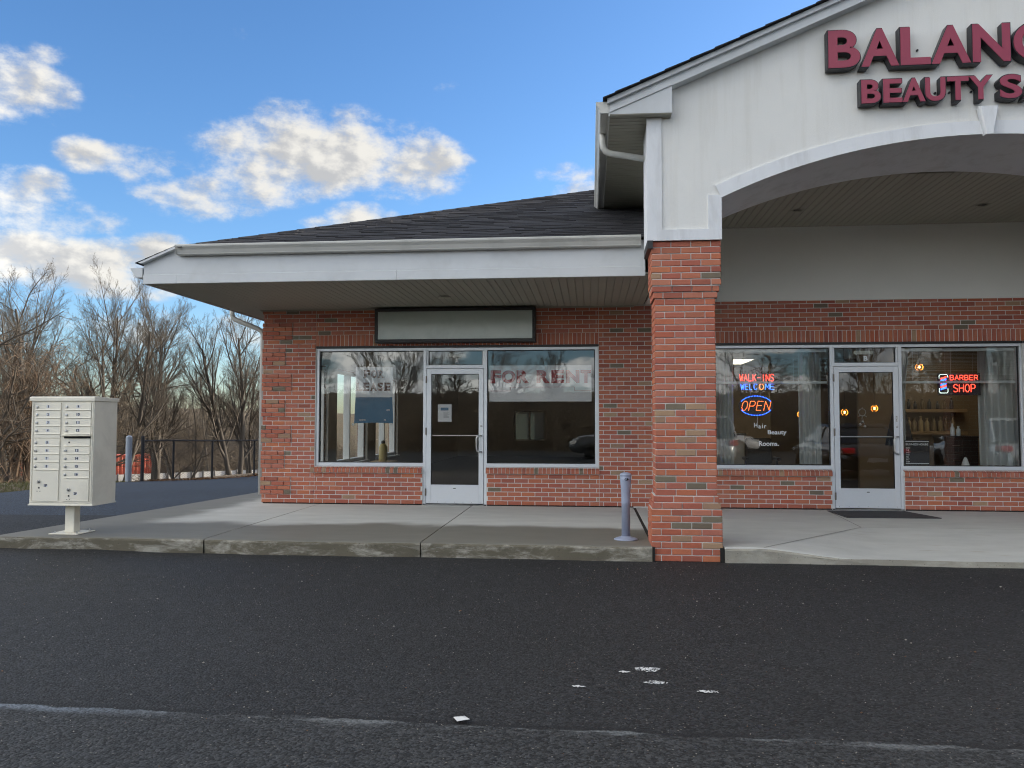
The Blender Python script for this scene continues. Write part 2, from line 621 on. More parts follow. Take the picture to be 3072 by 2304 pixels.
ax = [-34, -28, -22, -17, -13] + [-11 + .5 * i for i in range(22)] + [0, 2, 4, 8, 14, 22, 32, 48]
ay = [-27, -24, -20, -15, -12, -10, -8.5, -7, -6, -5.2] + [-4.6 + .3 * i for i in range(10)] + [-1.7]
tag(sheet('parking_lot', ax, ay, h_asphalt, M['asphalt']), kind='structure')
b = MB()
ny, nx = 70, 14
for j in range(ny + 1):
    y = -1.7 + 26 * j / ny
    x0 = drive_left(y)
    for i in range(nx + 1):
        x = x0 + (-2.6 - x0) * i / nx
        b.v.append((x, y, h_asphalt(x, y)))
for j in range(ny):
    for i in range(nx):
        q = j * (nx + 1) + i
        b.f.append((q, q + 1, q + nx + 2, q + nx + 1))
b.mi = [0] * len(b.f)
tag(b.build('driveway', M['asphalt_drive'], smooth=True), kind='structure')

# ---- sidewalk: concrete slabs with a monolithic kerb, control joints between them
def concrete_mat(name, kerb=False):
    m = bpy.data.materials.new(name)
    m.use_nodes = True
    t = m.node_tree
    b = t.nodes['Principled BSDF']
    N = NT(t)
    pos = N.node('ShaderNodeNewGeometry').outputs['Position']
    x, y, z = N.sep(pos)
    spos = N.vm('MULTIPLY', pos, (1.0, 2.6, 1.0))
    f = N.m('ADD', .80, N.m('MULTIPLY', N.noise(spos, 1.6, 6, .62), .40))
    f = N.m('MULTIPLY', f, N.m('ADD', .90, N.m('MULTIPLY', N.noise(pos, 130, 3), .2)))
    if not kerb:
        c = N.vm('SCALE', (.53, .535, .505), scale=f)
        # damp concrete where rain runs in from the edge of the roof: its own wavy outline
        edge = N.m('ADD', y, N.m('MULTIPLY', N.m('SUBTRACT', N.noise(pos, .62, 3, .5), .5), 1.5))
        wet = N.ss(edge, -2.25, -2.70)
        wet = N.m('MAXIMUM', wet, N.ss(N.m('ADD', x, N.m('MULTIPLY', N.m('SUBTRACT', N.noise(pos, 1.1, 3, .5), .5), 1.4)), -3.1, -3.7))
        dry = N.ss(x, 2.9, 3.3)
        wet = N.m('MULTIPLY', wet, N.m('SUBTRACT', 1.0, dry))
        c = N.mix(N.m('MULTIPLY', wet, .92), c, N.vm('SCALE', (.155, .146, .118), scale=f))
        rust = N.m('MULTIPLY', N.m('MULTIPLY', N.ss(N.noise(N.vm('MULTIPLY', pos, (.8, 7, 1)), 1.7, 4, .6), .62, .74), dry), .5)
        c = N.mix(rust, c, (.30, .22, .11))
        b.inputs['Roughness'].default_value = .8
        t.links.new(N.m('SUBTRACT', .85, N.m('MULTIPLY', wet, .2)), b.inputs['Roughness'])
    else:
        c = N.vm('SCALE', (.42, .40, .34), scale=f)
        d = N.ss(N.noise(N.vm('MULTIPLY', pos, (1, 1, 3)), 2.4, 8, .7, .4), .34, .54)
        d = N.m('MULTIPLY', d, N.ss(x, 3.4, 2.2, .35, 1.0))
        c = N.mix(N.m('MULTIPLY', d, .85), c, N.vm('SCALE', (.095, .080, .048), scale=f))
        pit = N.ss(N.voronoi(pos, 26.0), .18, .08)
        c = N.mix(N.m('MULTIPLY', pit, .5), c, (.05, .045, .035))
        b.inputs['Roughness'].default_value = .92
    t.links.new(c, b.inputs['Base Color'])
    h = N.m('ADD', N.m('MULTIPLY', N.noise(pos, 12, 6, .7), 1.0), N.m('MULTIPLY', N.noise(pos, 150, 3), .25))
    t.links.new(N.bump(h, .55 if kerb else .18, .02 if kerb else .008), b.inputs['Normal'])
    return m


M['concrete'] = concrete_mat('sidewalk_concrete')
M['kerb'] = concrete_mat('kerb_concrete', True)
walk = tag(bpy.data.objects.new('sidewalk', None), kind='structure')
COL.objects.link(walk)
walk.location = (0, -2, 0)
LOC[walk.name] = Vector((0, -2, 0))


def kerb_y(x):
    return -3.87 + .015 * math.sin(x * 1.7) + .008 * math.sin(x * 5.1)


def slab(x0, x1, yb0=1.0, zf=None, left_edge=None):
    """a slab with a rounded, slightly chipped kerb nose; zf(x) is the height of the kerb top"""
    n = max(6, int((x1 - x0) / .12))
    b = MB()
    rng = random.Random(int(x0 * 100))
    cols = []
    for i in range(n + 1):
        x = x0 + (x1 - x0) * i / n
        zk = zf(x) if zf else 0.0
        ky = kerb_y(x)
        c1, c2 = rng.uniform(-.004, .004), rng.uniform(-.005, .005)
        prof = [(ky + .01, -.30), (ky + .004 + c1, -.10), (ky + c1, min(zk - .03, -.03)), (ky + .008 + c2, zk - .010), (ky + .028, zk - .001 + c2 * .4)]
        if zf:
            yd = -3.86 + 1.79 * sst_lin(3.9, 5.48, x)
            rows = [max(ky + .034, ky + (yd - ky) * t_) + .004 * q_ for q_, t_ in enumerate((.1, .25, .5, .75, 1.0))] + [-1.55, -1.0, -.5, -.02]
        else:
            yd = -1.0
            rows = [ky + .10, ky + .45, -2.75, -2.1, -1.55, -1.0, -.5, -.02]
        for yy in rows:
            prof.append((yy, zk * sst_lin(yd, ky, yy) if zf and yd > ky + .05 else 0.0))
        xe = [x] * len(prof)
        if left_edge:
            # shear the columns so that the slab's left side follows its slanting edge
            xe = [x + (left_edge(p[0]) - x0) * (1 - i / n) for p in prof]
        cols.append([(xe[k], p[0], p[1]) for k, p in enumerate(prof)])
    m_ = len(cols[0])
    for c in cols:
        b.v += c
    for i in range(n):
        for k in range(m_ - 1):
            b.f.append((i * m_ + k, (i + 1) * m_ + k, (i + 1) * m_ + k + 1, i * m_ + k + 1))
            b.mi.append(1 if k < 3 else 0)
    # the two cut ends
    for i, flip in ((0, False), (n, True)):
        ring = [i * m_ + k for k in range(m_)]
        base = len(b.v)
        b.v += [(b.v[q][0], b.v[q][1], -.30) for q in ring[1:]]
        for k in range(1, m_ - 1):
            q = (ring[k], ring[k + 1], base + k, base + k - 1)
            b.f.append(q if flip else q[::-1])
            b.mi.append(1)
    return b.build('slab', [M['concrete'], M['kerb']], walk, smooth=False)


def sst_lin(a, b, x):
    return max(0.0, min(1.0, (x - a) / (b - a)))


slab(-4.62, -2.188, left_edge=lambda y: -4.67 + .115 * (y + 3.85))
slab(-2.176, .274)
slab(.286, 2.772)
zramp = lambda x: -.150 * sst_lin(3.95, 5.25, x)
slab(3.522, 9.1, zf=zramp)
# strip of walk beside the building's left side, one slab back to the rear
b = MB()
b.prism([(-4.229, -.0195), (-3.10, -.0195), (-3.10, 8.0), (-3.32, 8.0)], -.30, 0, 'z')
b.build('slab', [M['concrete']], walk)
M['joint'] = mat('bituminous_joint', (.016, .015, .013), .9, var=.3, vscale=30, bump=.5, bscale=60)
b = MB()
b.box(2.760, 3.530, -3.30, -.02, -.30, -.006)
b.box(2.735, 2.800, -3.868, -3.28, -.30, -.010)
b.box(3.480, 3.5215, -3.868, -3.28, -.30, -.010)
b.build('expansion_joint', M['joint'], walk)
b = MB()
b.box(2.815, 3.475, -3.25, -.02, -.30, .0)
b.build('slab', [M['concrete']], walk)

# tooled joints of the ramp
M['joint_line'] = mat('tooled_joint_shadow', (.16, .155, .14), .9, var=.3, vscale=8)


def joint_line(pts, w=.010):
    b = MB()
    for (p, q) in zip(pts[:-1], pts[1:]):
        d = Vector((q[0] - p[0], q[1] - p[1], 0)).normalized()
        n_ = Vector((-d.y, d.x, 0)) * w / 2
        b.add([(p[0] - n_.x, p[1] - n_.y, .003), (q[0] - n_.x, q[1] - n_.y, .003), (q[0] + n_.x, q[1] + n_.y, .003), (p[0] + n_.x, p[1] + n_.y, .003)], [(0, 1, 2, 3)])
    b.build('control_joint', M['joint_line'], walk)


joint_line([(5.62, -.10), (5.485, -2.06), (3.93, -3.83)])
joint_line([(5.485, -2.06), (9.0, -2.05)], .006)

M['road_paint'] = mat('worn_white_paint', (.70, .71, .70), .75, var=.1, bump=.4, bscale=120)
rng = random.Random(12)
for (cx_, cy_, sx, sy, n) in ((2.46, -7.60, .075, .05, 130), (2.49, -7.84, .065, .03, 80), (2.32, -7.665, .03, .02, 36), (2.05, -7.95, .05, .02, 34), (2.76, -7.97, .07, .02, 44)):
    b = MB()
    for _ in range(n):
        a0 = rng.uniform(0, 6.28)
        rr = rng.random() ** .8
        px_, py_ = cx_ + math.cos(a0) * rr * sx, cy_ + math.sin(a0) * rr * sy
        k = rng.randint(5, 7)
        s = rng.uniform(.0022, .0085)
        zz = -.1557 + .0004 * rng.random()
        b.add([(px_ + s * 1.5 * rng.uniform(.5, 1) * math.cos(6.283 * i / k), py_ + s * rng.uniform(.4, 1) * math.sin(6.283 * i / k), zz) for i in range(k)], [tuple(range(k))])
    tag(b.build('paint_marking', M['road_paint']), kind='structure')

# loose grit and small stones on the asphalt
b = MB()
rng = random.Random(5)
for i in range(2600):
    y = -9.6 + 5.7 * rng.random() ** .8
    x = rng.uniform(-4.2, 7.0)
    s = rng.uniform(.0022, .0048) if rng.random() < .93 else rng.uniform(.005, .010)
    z = h_asphalt(x, y) + s * .35
    q = [(x + s * rng.uniform(.6, 1.3), y, z), (x, y + s * rng.uniform(.6, 1.3), z), (x - s * rng.uniform(.6, 1.3), y, z), (x, y - s * rng.uniform(.6, 1.3), z),
         (x, y, z + s * .7), (x, y, z - s * .7)]
    b.add(q, [(0, 1, 4), (1, 2, 4), (2, 3, 4), (3, 0, 4), (1, 0, 5), (2, 1, 5), (3, 2, 5), (0, 3, 5)], rng.choice((0, 0, 1, 1, 2)))
M['grit'] = [mat('pale_grit', (.30, .28, .24), .9, rnd=.3), mat('grey_grit', (.16, .155, .15), .9, rnd=.3), mat('brown_grit', (.15, .085, .05), .9, rnd=.3)]
tag(b.build('grit', M['grit']), 'loose grit and tiny stones scattered on the asphalt', 'grit', kind='stuff')

# a scrap of paper lying on the seam
b = MB()
z = -.148
v = [(1.445, -8.50, z), (1.475, -8.565, z + .004), (1.535, -8.548, z + .010), (1.500, -8.490, z + .004), (1.490, -8.525, z + .011)]
b.add(v, [(0, 1, 4), (1, 2, 4), (2, 3, 4), (3, 0, 4)])
v2 = [(p[0], p[1], p[2] - .0015) for p in v]
b.add(v2, [(1, 0, 4), (2, 1, 4), (3, 2, 4), (0, 3, 4)])
tag(b.build('paper_scrap', M['white_plastic']), 'small creased scrap of white paper lying on the asphalt seam', 'litter')

# ================================================================== BUILDING
B = thing('shop_building', 'red brick shop building with dark shingled hip roof and pale stucco entrance gable', 'building', (3.0, 0.0, 0.0))
CH = .069            # brick course
JT = .010            # joint
BL = .2125           # stretcher + joint
brng = random.Random(21)
BRICK_BUDGET = [296]


def pick_brick(shift=0.0):
    r = brng.random() + shift
    return 0 if r < .46 else 1 if r < .70 else 2 if r < .82 else 3 if r < .935 else 4 if r < .965 else 5


def brick_mb(L, Hh, D, c=.004):
    a, b_ = L / 2, Hh / 2
    v = [(-a, D, -b_), (a, D, -b_), (a, D, b_), (-a, D, b_), (-a, c, -b_), (a, c, -b_), (a, c, b_), (-a, c, b_),
         (-a + c, 0, -b_ + c), (a - c, 0, -b_ + c), (a - c, 0, b_ - c), (-a + c, 0, b_ - c)]
    f = [(8, 9, 10, 11), (4, 5, 9, 8), (5, 6, 10, 9), (6, 7, 11, 10), (7, 4, 8, 11), (0, 1, 5, 4), (1, 2, 6, 5), (2, 3, 7, 6), (3, 0, 4, 7)]
    return v, f


BRICK_MESH = {}


def brick_obj(parent, x, y, z, L, Hh, D, k, rot=0.0):
    key = (round(L, 3), round(Hh, 3), round(D, 3), k)
    if key not in BRICK_MESH:
        v, f = brick_mb(L, Hh, D)
        BRICK_MESH[key] = MB().add(v, f).mesh('brick', M['brick'][k])
    o = bpy.data.objects.new('brick', BRICK_MESH[key])
    o.location = (x, y, z)
    if rot:
        o.rotation_euler = (0, 0, rot)
    COL.objects.link(o)
    o.parent = parent
    return o


class Bricks:
    """collects bricks; the ones marked big become objects, the rest one joined part"""
    def __init__(self, parent):
        self.p, self.mb = parent, MB()

    def put(self, x, y, z, L, Hh, D=.06, big=False, k=None, rot=0.0):
        if k is None:
            k = pick_brick()
        y += brng.uniform(-.0016, .0012) if not rot else 0
        if big and BRICK_BUDGET[0] > 0:
            BRICK_BUDGET[0] -= 1
            brick_obj(self.p, x, y, z, L, Hh, D, k, rot)
        else:
            v, f = brick_mb(L, Hh, D)
            c, s = math.cos(rot), math.sin(rot)
            self.mb.add([(x + p[0] * c - p[1] * s, y + p[0] * s + p[1] * c, z + p[2]) for p in v], f, k)

    def finish(self):
        tag(self.mb.build('bricks', M['brick'], self.p), kind='stuff')


def course_row(bk, x0, x1, i, y=0.0, big=False, D=.06, phase=0.0):
    z = .015 + i * CH + (CH - JT) / 2
    s = math.floor((x0 + 10) / BL) * BL - 10 + (BL / 2 if i % 2 else 0) + phase
    while s > x0:
        s -= BL
    while s < x1:
        a, e = max(s + JT / 2, x0), min(s + BL - JT / 2, x1)
        if e - a > .022:
            bk.put((a + e) / 2, y, z, e - a, CH - JT, D, big)
        s += BL


# --- mortar body of the front wall with its openings
AX0, AX1 = -2.27, 2.247            # opening A
BX0, BX1 = 3.99, 8.50              # opening B
DA0, DA1 = -.516, .50              # door frame A
DB0, DB1 = 5.745, 6.785            # door frame B
ZS, ZT = .598, 2.487               # sill, head
mb = MB()
MY0, MY1 = .006, .24
mb.box(-3.141, AX0, MY0, MY1, -.2, 3.14)
mb.box(AX0, DA0, MY0, MY1, -.2, ZS)
mb.box(DA1, AX1, MY0, MY1, -.2, ZS)
mb.box(AX0, AX1, MY0, MY1, ZT + .037, 3.14)
mb.box(AX1, BX0, MY0, MY1, -.2, 3.14)
mb.box(BX0, DB0, MY0, MY1, -.2, ZS)
mb.box(DB1, BX1, MY0, MY1, -.2, ZS)
mb.box(BX0, BX1, MY0, MY1, ZT + .037, 3.158)
mb.box(BX1, 9.6, MY0, MY1, -.2, 3.158)
wall = mb.build('brick_wall', M['mortar'], B)

# --- pier first (its bricks show largest)
PX = 3.1415                        # pier axis
pm = MB()
pm.box(2.829, 3.453, -3.78, -3.36, -.3, 3.25)
pm.box(2.775, 3.498, -3.82, -3.34, -.3, .388)
pm.box(2.804, 3.471, -3.794, -3.35, .38, .524)
pm.box(2.814, 3.476, -3.793, -3.35, 2.645, 2.775)
pm.box(2.796, 3.511, -3.82, -3.34, 2.772, 3.257)
pier = pm.build('brick_pier', M['mortar'], B)
pb = Bricks(pier)


def pier_course(z0, hc, x0, x1, yf, yb, odd, n3):
    """one course: front face as objects, both side faces joined"""
    L = (x1 - x0)
    unit = L / n3
    z = z0 + hc / 2
    hh = hc - JT
    cuts = [x0]
    if abs(n3 - round(n3)) < .01:
        s = x0 + (unit if odd else unit / 2)
    else:
        s = x0 + (unit if odd else unit / 2)
    while s < x1 - .02:
        cuts.append(s)
        s += unit
    cuts.append(x1)
    for a, e in zip(cuts[:-1], cuts[1:]):
        l = e - a - (JT if (a > x0 and e < x1) else JT / 2)
        c = (a + e) / 2 + (JT / 4 if a > x0 and e >= x1 else -JT / 4 if (e < x1 and a <= x0) else 0)
        k = pick_brick(.05) if z < .55 else pick_brick()
        if .45 < z < 1.5 and brng.random() < .10:
            k = 4
        if z < .40 and brng.random() < .25:
            k = 2
        pb.put(c, yf, z, l, hh, .095, True, k)
    y = yf + .098
    first = True
    while y < yb - .02:
        e = min(yb, y + (unit * .5 if (first and odd) else unit) - JT)
        first = False
        for sx, rot in ((x0, -math.pi / 2), (x1, math.pi / 2)):
            pb.put(sx, (y + e) / 2, z, e - y, hh, .05, False, None, rot)
        y = e + JT


z = -.164
for i in range(8):
    pier_course(z, CH, 2.765, 3.508, -3.83, -3.335, i % 2, 3.5)
    z += CH
pier_course(z, CH, 2.778, 3.495, -3.815, -3.34, 0, 3.4)
z += CH
pier_course(z, CH, 2.795, 3.480, -3.803, -3.345, 1, 3.25)
z += CH
zs0 = z
hc = (2.640 - zs0) / 30
for i in range(30):
    pier_course(z, hc, 2.820, 3.462, -3.79, -3.35, i % 2 == 0, 3.0)
    z += hc
pier_course(z, CH, 2.805, 3.485, -3.803, -3.345, 0, 3.25)
z += CH
pier_course(z, CH, 2.795, 3.502, -3.815, -3.34, 1, 3.35)
z += CH
hc = (3.261 - z) / 7
for i in range(7):
    pier_course(z, hc, 2.786, 3.521, -3.83, -3.335, i % 2 == 0, 3.5)
    z += hc
pb.finish()

# --- wall bricks
wb = Bricks(wall)
for i in range(45):
    x_left = -3.15
    if i >= 2 and (i - 2) % 6 < 4:
        w = .48 if ((i - 2) // 6) % 2 == 0 else .37
        course_row(wb, x_left - .016, x_left + w, i, -.016, False, .08)
        course_row(wb, x_left + w + .007, AX0 - .012, i)
    else:
        course_row(wb, x_left, AX0 - .012, i)
for i in range(45):
    course_row(wb, AX1 + .014, BX0 - .012, i, 0.0, 3 <= i < 40 and False)
for i in range(7):
    course_row(wb, DA1 + .006, AX1 + .008, i, 0.0, True)
for i in range(7):
    course_row(wb, DB1 + .006, BX1 + .4, i, 0.0, True)
for i in range(7):
    course_row(wb, AX0 - .006, DA0 - .006, i, 0.0, True)
    course_row(wb, BX0 - .006, DB0 - .006, i)
for i in range(39, 45):
    course_row(wb, AX0 - .006, AX1 + .008, i)
    course_row(wb, BX0 - .006, BX1 + .7, i)
for i in range(7, 39):
    course_row(wb, BX1 + .06, BX1 + 1.1, i)
course_row(wb, BX0 - .006, BX1 + .7, 45)
# soldier courses over the openings
for (x0, x1) in ((AX0 - .012, AX1 + .012), (BX0 - .012, BX1 + 1.05)):
    n = round((x1 - x0) / .0675)
    st = (x1 - x0) / n
    for k in range(n):
        v, f = brick_mb(st - .009, .176, .06)
        xx = x0 + st * (k + .5)
        wb.mb.add([(xx + p[0], p[1] + brng.uniform(-.001, .001), 2.612 + p[2]) for p in v], f, pick_brick())
# rowlock sills, sloping and proud of the wall
for (x0, x1) in ((AX0 - .065, DA0 - .005), (DA1 - .01, AX1 + .02), (BX0 - .06, DB0 - .005), (DB1 - .01, BX1 + .4)):
    n = round((x1 - x0) / .0645)
    st = (x1 - x0) / n
    for k in range(n):
        a, e = x0 + st * k + .005, x0 + st * (k + 1) - .005
        prof = [(-.046, .503), (-.046, .568), (-.041, .574), (.034, .600), (.034, .503)]
        wb.mb.prism(prof, a, e, 'x', pick_brick())
    wb.mb.prism([(-.038, .506), (-.038, .565), (.03, .592), (.03, .506)], x0 + .004, x1 - .004, 'x', 6)
M_b = M['brick'] + [M['mortar']]
wb.finish()
# mortar bed slot for the sills
wb.mb = None
for o in wall.children:
    if o.name.startswith('bricks'):
        o.data.materials.append(M['mortar'])
# base flashing line under the lowest course
b = MB()
for (x0, x1) in ((-3.13, DA0 - .01), (DA1 + .01, 2.78), (3.5, DB0 - .01), (DB1 + .01, 9.5)):
    b.box(x0, x1, .004, .02, -.05, .0145)
b.build('base_joint', M['joint'], B)
# steel lintels
b = MB()
b.box(AX0 - .03, AX1 + .02, .006, .10, ZT + .001, ZT + .036)
b.box(BX0 - .03, BX1 + 1.0, .006, .10, ZT + .001, ZT + .036)
b.build('lintel', M['black'], B)

# side, rear and party walls (brick-faced shell, seen only at a glance; unseen right and rear runs lengthened for shade)
def brick_shell_mat():
    m = bpy.data.materials.new('brickwork_far')
    m.use_nodes = True
    t = m.node_tree
    N = NT(t)
    pos = N.node('ShaderNodeNewGeometry').outputs['Position']
    x, y, z = N.sep(pos)
    br = N.node('ShaderNodeTexBrick')
    t.links.new(N.comb(N.m('ADD', x, y), z, 0.0), br.inputs['Vector'])
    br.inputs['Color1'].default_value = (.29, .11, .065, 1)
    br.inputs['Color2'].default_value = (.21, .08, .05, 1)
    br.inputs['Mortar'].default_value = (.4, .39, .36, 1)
    br.inputs['Scale'].default_value = 1.0
    br.inputs['Brick Width'].default_value = BL
    br.inputs['Row Height'].default_value = CH
    br.inputs['Mortar Size'].default_value = .005
    t.links.new(br.outputs[0], t.nodes['Principled BSDF'].inputs['Base Color'])
    t.nodes['Principled BSDF'].inputs['Roughness'].default_value = .85
    t.links.new(N.bump(br.outputs['Fac'], -.6, .006), t.nodes['Principled BSDF'].inputs['Normal'])
    return m


M['brick_far'] = brick_shell_mat()
M['room'] = mat('painted_drywall', (.42, .40, .35), .85, var=.06, vscale=.7)
M['room_b'] = mat('tan_drywall', (.23, .165, .10), .8, var=.12, vscale=.8)
M['carpet'] = mat('brown_carpet', (.10, .075, .05), .95, var=.2, vscale=2, var2=.3, v2scale=90)
M['wood_floor'] = mat('dark_wood_floor', (.09, .055, .032), .45, var=.25, vscale=1.2, stretch=(9, 1, 1))
M['ceil_tile'] = mat('ceiling_tile', (.66, .66, .63), .9, var=.05, vscale=1.0)
SW = [(1.05, 2.52), (3.05, 5.25), (5.95, 8.1)]      # side windows (y ranges)
b = MB()
ys = [.24]
for (a, e) in SW:
    b.box(-3.14, -2.96, ys[-1], a, -.2, 3.14)
    b.box(-3.14, -2.96, a, e, -.2, .46)
    b.box(-3.14, -2.96, a, e, 2.36, 3.14)
    ys.append(e)
b.box(-3.14, -2.96, ys[-1], 18.0, -.2, 3.14)
b.box(-3.14, -.75, 17.8, 18.0, -.2, 3.14)
b.box(-.75, .43, 17.8, 18.0, -.2, .60)
b.box(-.75, .43, 17.8, 18.0, 1.73, 3.14)
b.box(9.6, 40, 0, .24, -.2, 3.14)
b.box(39.8, 40, .24, 17.8, -.2, 3.14)
b.box(.43, 39.8, 17.8, 18.0, -.2, 3.14)
b.build('side_wall', M['brick_far'], B)
b = MB()
b.box(-2.955, 2.98, .245, 17.7, -.1, .004)
b.build('interior_floor', M['carpet'], B)
b = MB()
b.box(-2.955, -.75, 17.7, 17.79, 0, 2.9)
b.box(.43, 2.98, 17.7, 17.79, 0, 2.9)
b.box(-.75, .43, 17.7, 17.79, 0, .60)
b.box(-.75, .43, 17.7, 17.79, 1.73, 2.9)
b.box(2.98, 3.18, .245, 17.75, 0, 2.9)
ys = [.245]
for (a, e) in SW:
    b.box(-2.955, -2.90, ys[-1], a, 0, 2.9)
    b.box(-2.955, -2.90, a, e, 0, .44)
    b.box(-2.955, -2.90, a, e, 2.38, 2.9)
    ys.append(e)
b.box(-2.955, -2.90, ys[-1], 17.7, 0, 2.9)
b.build('interior_wall', M['room'], B)
b = MB()
b.box(-2.955, 2.98, .245, 17.79, 2.9, 2.96)
b.build('interior_ceiling', M['ceil_tile'], B)
b = MB()
b.box(3.18, 9.9, .245, 9.0, -.1, .004)
b.build('interior_floor', M['wood_floor'], B)
b = MB()
b.box(3.18, 3.22, .245, 9.0, .004, 2.75)
b.box(9.86, 9.9, .245, 9.0, .004, 2.75)
b.box(3.22, 9.86, 8.9, 9.0, .004, 2.75)
b.box(6.2, 8.4, 6.2, 6.3, .004, 2.75)
b.build('interior_wall', M['room_b'], B)
b = MB()
b.box(3.18, 9.9, .245, 9.0, 2.75, 2.80)
b.build('interior_ceiling', M['ceil_tile'], B)

# --- windows
def bar_frame(b, x0, x1, z0, z1, w=(.045, .045, .045, .055), y0=.03, y1=.14):
    l, r, t, bt = w
    b.bbox(x0, x0 + l, y0, y1, z0, z1, .003)
    b.bbox(x1 - r, x1, y0, y1, z0, z1, .003)
    b.bbox(x0 + l, x1 - r, y0, y1, z1 - t, z1, .003)
    b.bbox(x0 + l, x1 - r, y0, y1, z0, z0 + bt, .003)


def window(x0, x1, z0, z1, w):
    b = MB()
    bar_frame(b, x0, x1, z0, z1, w)
    fr = b.build('window', M['alu'], B)
    l, r, t, bt = w
    a0, a1, c0, c1 = x0 + l, x1 - r, z0 + bt, z1 - t
    g = MB()
    k = .011
    g.box(a0, a0 + k, .072, .10, c0, c1)
    g.box(a1 - k, a1, .072, .10, c0, c1)
    g.box(a0 + k, a1 - k, .072, .10, c1 - k, c1)
    g.box(a0 + k, a1 - k, .072, .10, c0, c0 + k)
    g.build('gasket', M['gasket'], fr)
    p = MB()
    p.add([(a0 + .002, .088, c0 + .002), (a1 - .002, .088, c0 + .002), (a1 - .002, .088, c1 - .002), (a0 + .002, .088, c1 - .002)], [(0, 1, 2, 3)])
    p.build('pane', M['glass'], fr)
    return fr


def door_unit(x0, x1):
    """mullions, transom light and an aluminium glazed door leaf between x0 and x1"""
    mw = .046
    a, e = x0 + mw, x1 - mw
    fr = MB()
    fr.bbox(x0, a, .028, .145, .012, ZT, .003)
    fr.bbox(e, x1, .028, .145, .012, ZT, .003)
    fr.bbox(a, e, .028, .145, 2.44, ZT, .003)
    fr.bbox(a, e, .028, .145, 2.158, 2.212, .003)
    fr.bbox(a, a + .028, .05, .13, 2.212, 2.44, .002)
    fr.bbox(e - .028, e, .05, .13, 2.212, 2.44, .002)
    f = fr.build('door_frame', M['alu'], B)
    p = MB()
    p.add([(a + .028, .088, 2.212), (e - .028, .088, 2.212), (e - .028, .088, 2.44), (a + .028, .088, 2.44)], [(0, 1, 2, 3)])
    p.build('transom_pane', M['glass'], f)
    g = MB()
    for (q0, q1, r0, r1) in ((a + .028, a + .037, 2.212, 2.44), (e - .037, e - .028, 2.212, 2.44), (a + .037, e - .037, 2.432, 2.44), (a + .037, e - .037, 2.212, 2.22)):
        g.box(q0, q1, .072, .10, r0, r1)
    g.build('gasket', M['gasket'], f)
    b = MB()
    b.bbox(a - .01, e + .01, -.01, .14, 0.001, .014, .003)
    b.build('threshold', M['steel'], f)
    d = MB()
    s, top, bot = .076, .085, .29
    l0, l1, z0, z1 = a + .005, e - .005, .024, 2.153
    d.bbox(l0, l0 + s, .022, .066, z0, z1, .003)
    d.bbox(l1 - s, l1, .022, .066, z0, z1, .003)
    d.bbox(l0 + s, l1 - s, .022, .066, z1 - top, z1, .003)
    d.bbox(l0 + s, l1 - s, .022, .066, z0, z0 + bot, .003)
    d.bbox(l0 + s - .012, l1 - s + .012, .018, .03, z0 + bot - .008, z0 + bot + .006, .002)
    leaf = d.build('door', M['alu'], B)
    gx0, gx1, gz0, gz1 = l0 + s, l1 - s, z0 + bot, z1 - top
    p = MB()
    p.add([(gx0, .046, gz0), (gx1, .046, gz0), (gx1, .046, gz1), (gx0, .046, gz1)], [(0, 1, 2, 3)])
    p.build('pane', M['glass'], leaf)
    g = MB()
    g.box(gx0, gx0 + .007, .034, .058, gz0, gz1)
    g.box(gx1 - .007, gx1, .034, .058, gz0, gz1)
    g.box(gx0 + .007, gx1 - .007, .034, .058, gz1 - .008, gz1)
    g.box(gx0 + .007, gx1 - .007, .034, .058, gz0 + .006, gz0 + .012)
    g.build('gasket', M['gasket'], leaf)
    b = MB()
    b.tube([(gx0 - .02, .085, 1.092), (gx1 + .02, .085, 1.092)], .013, 10)
    b.build('push_bar', M['steel'], leaf)
    b = MB()
    hx, hy = l1 - s - .025, -.045
    b.tube([(l1 - .03, .03, 1.095), (l1 - .035, hy + .02, 1.095), (l1 - .055, hy, 1.094), (hx + .03, hy, 1.088), (hx + .008, hy, 1.075), (hx, hy, 1.05),
            (hx, hy, .885), (hx + .008, hy, .858), (hx + .03, hy, .842), (l1 - .055, hy, .838), (l1 - .035, hy + .02, .837), (l1 - .03, .03, .837)], .0125, 10)
    b.build('pull_handle', M['steel'], leaf, smooth=True)
    b = MB()
    b.lathe([(.017, 0), (.017, -.010), (.012, -.014), (0, -.014)], (l1 - .035, .022, 1.245), 14, axis='y')
    b.build('lock_cylinder', M['steel'], leaf)
    for hz in (1.98, 1.16, .20):
        b = MB()
        b.lathe([(.009, -.055), (.011, -.055), (.011, .055), (.009, .058)], (l0 - .004, .014, hz), 10)
        b.build('hinge', mat('hinge_bronze', (.16, .14, .12), .4, .8) if 'hinge' not in M else M['hinge'], leaf)
    b = MB()
    b.bbox((gx0 + gx1) / 2 - .02, (gx0 + gx1) / 2 + .02, .014, .024, gz0 - .055, gz0 - .043, .002)
    b.build('maker_plate', M['black'], leaf)
    b = MB()
    for k in range(7):
        b.lathe([(.004, 0), (.004, -.003), (0, -.003)], (l0 + .05 + k * (l1 - l0 - .1) / 6, .022, .048), 6, axis='y')
    b.build('sweep_screw', M['black'], leaf)
    return leaf, (gx0, gx1, gz0, gz1), (a, e)


M['hinge'] = mat('hinge_metal', (.17, .15, .13), .4, .7)
window(AX0, DA0, ZS + .004, ZT, (.045, .001, .042, .056))
window(DA1, AX1, ZS + .004, ZT, (.001, .048, .042, .056))
window(BX0, DB0, ZS + .004, ZT, (.045, .001, .042, .056))
window(DB1, BX1, ZS + .004, ZT, (.001, .030, .042, .056))
leafA, gA, opA = door_unit(DA0, DA1)
leafB, gB, opB = door_unit(DB0, DB1)
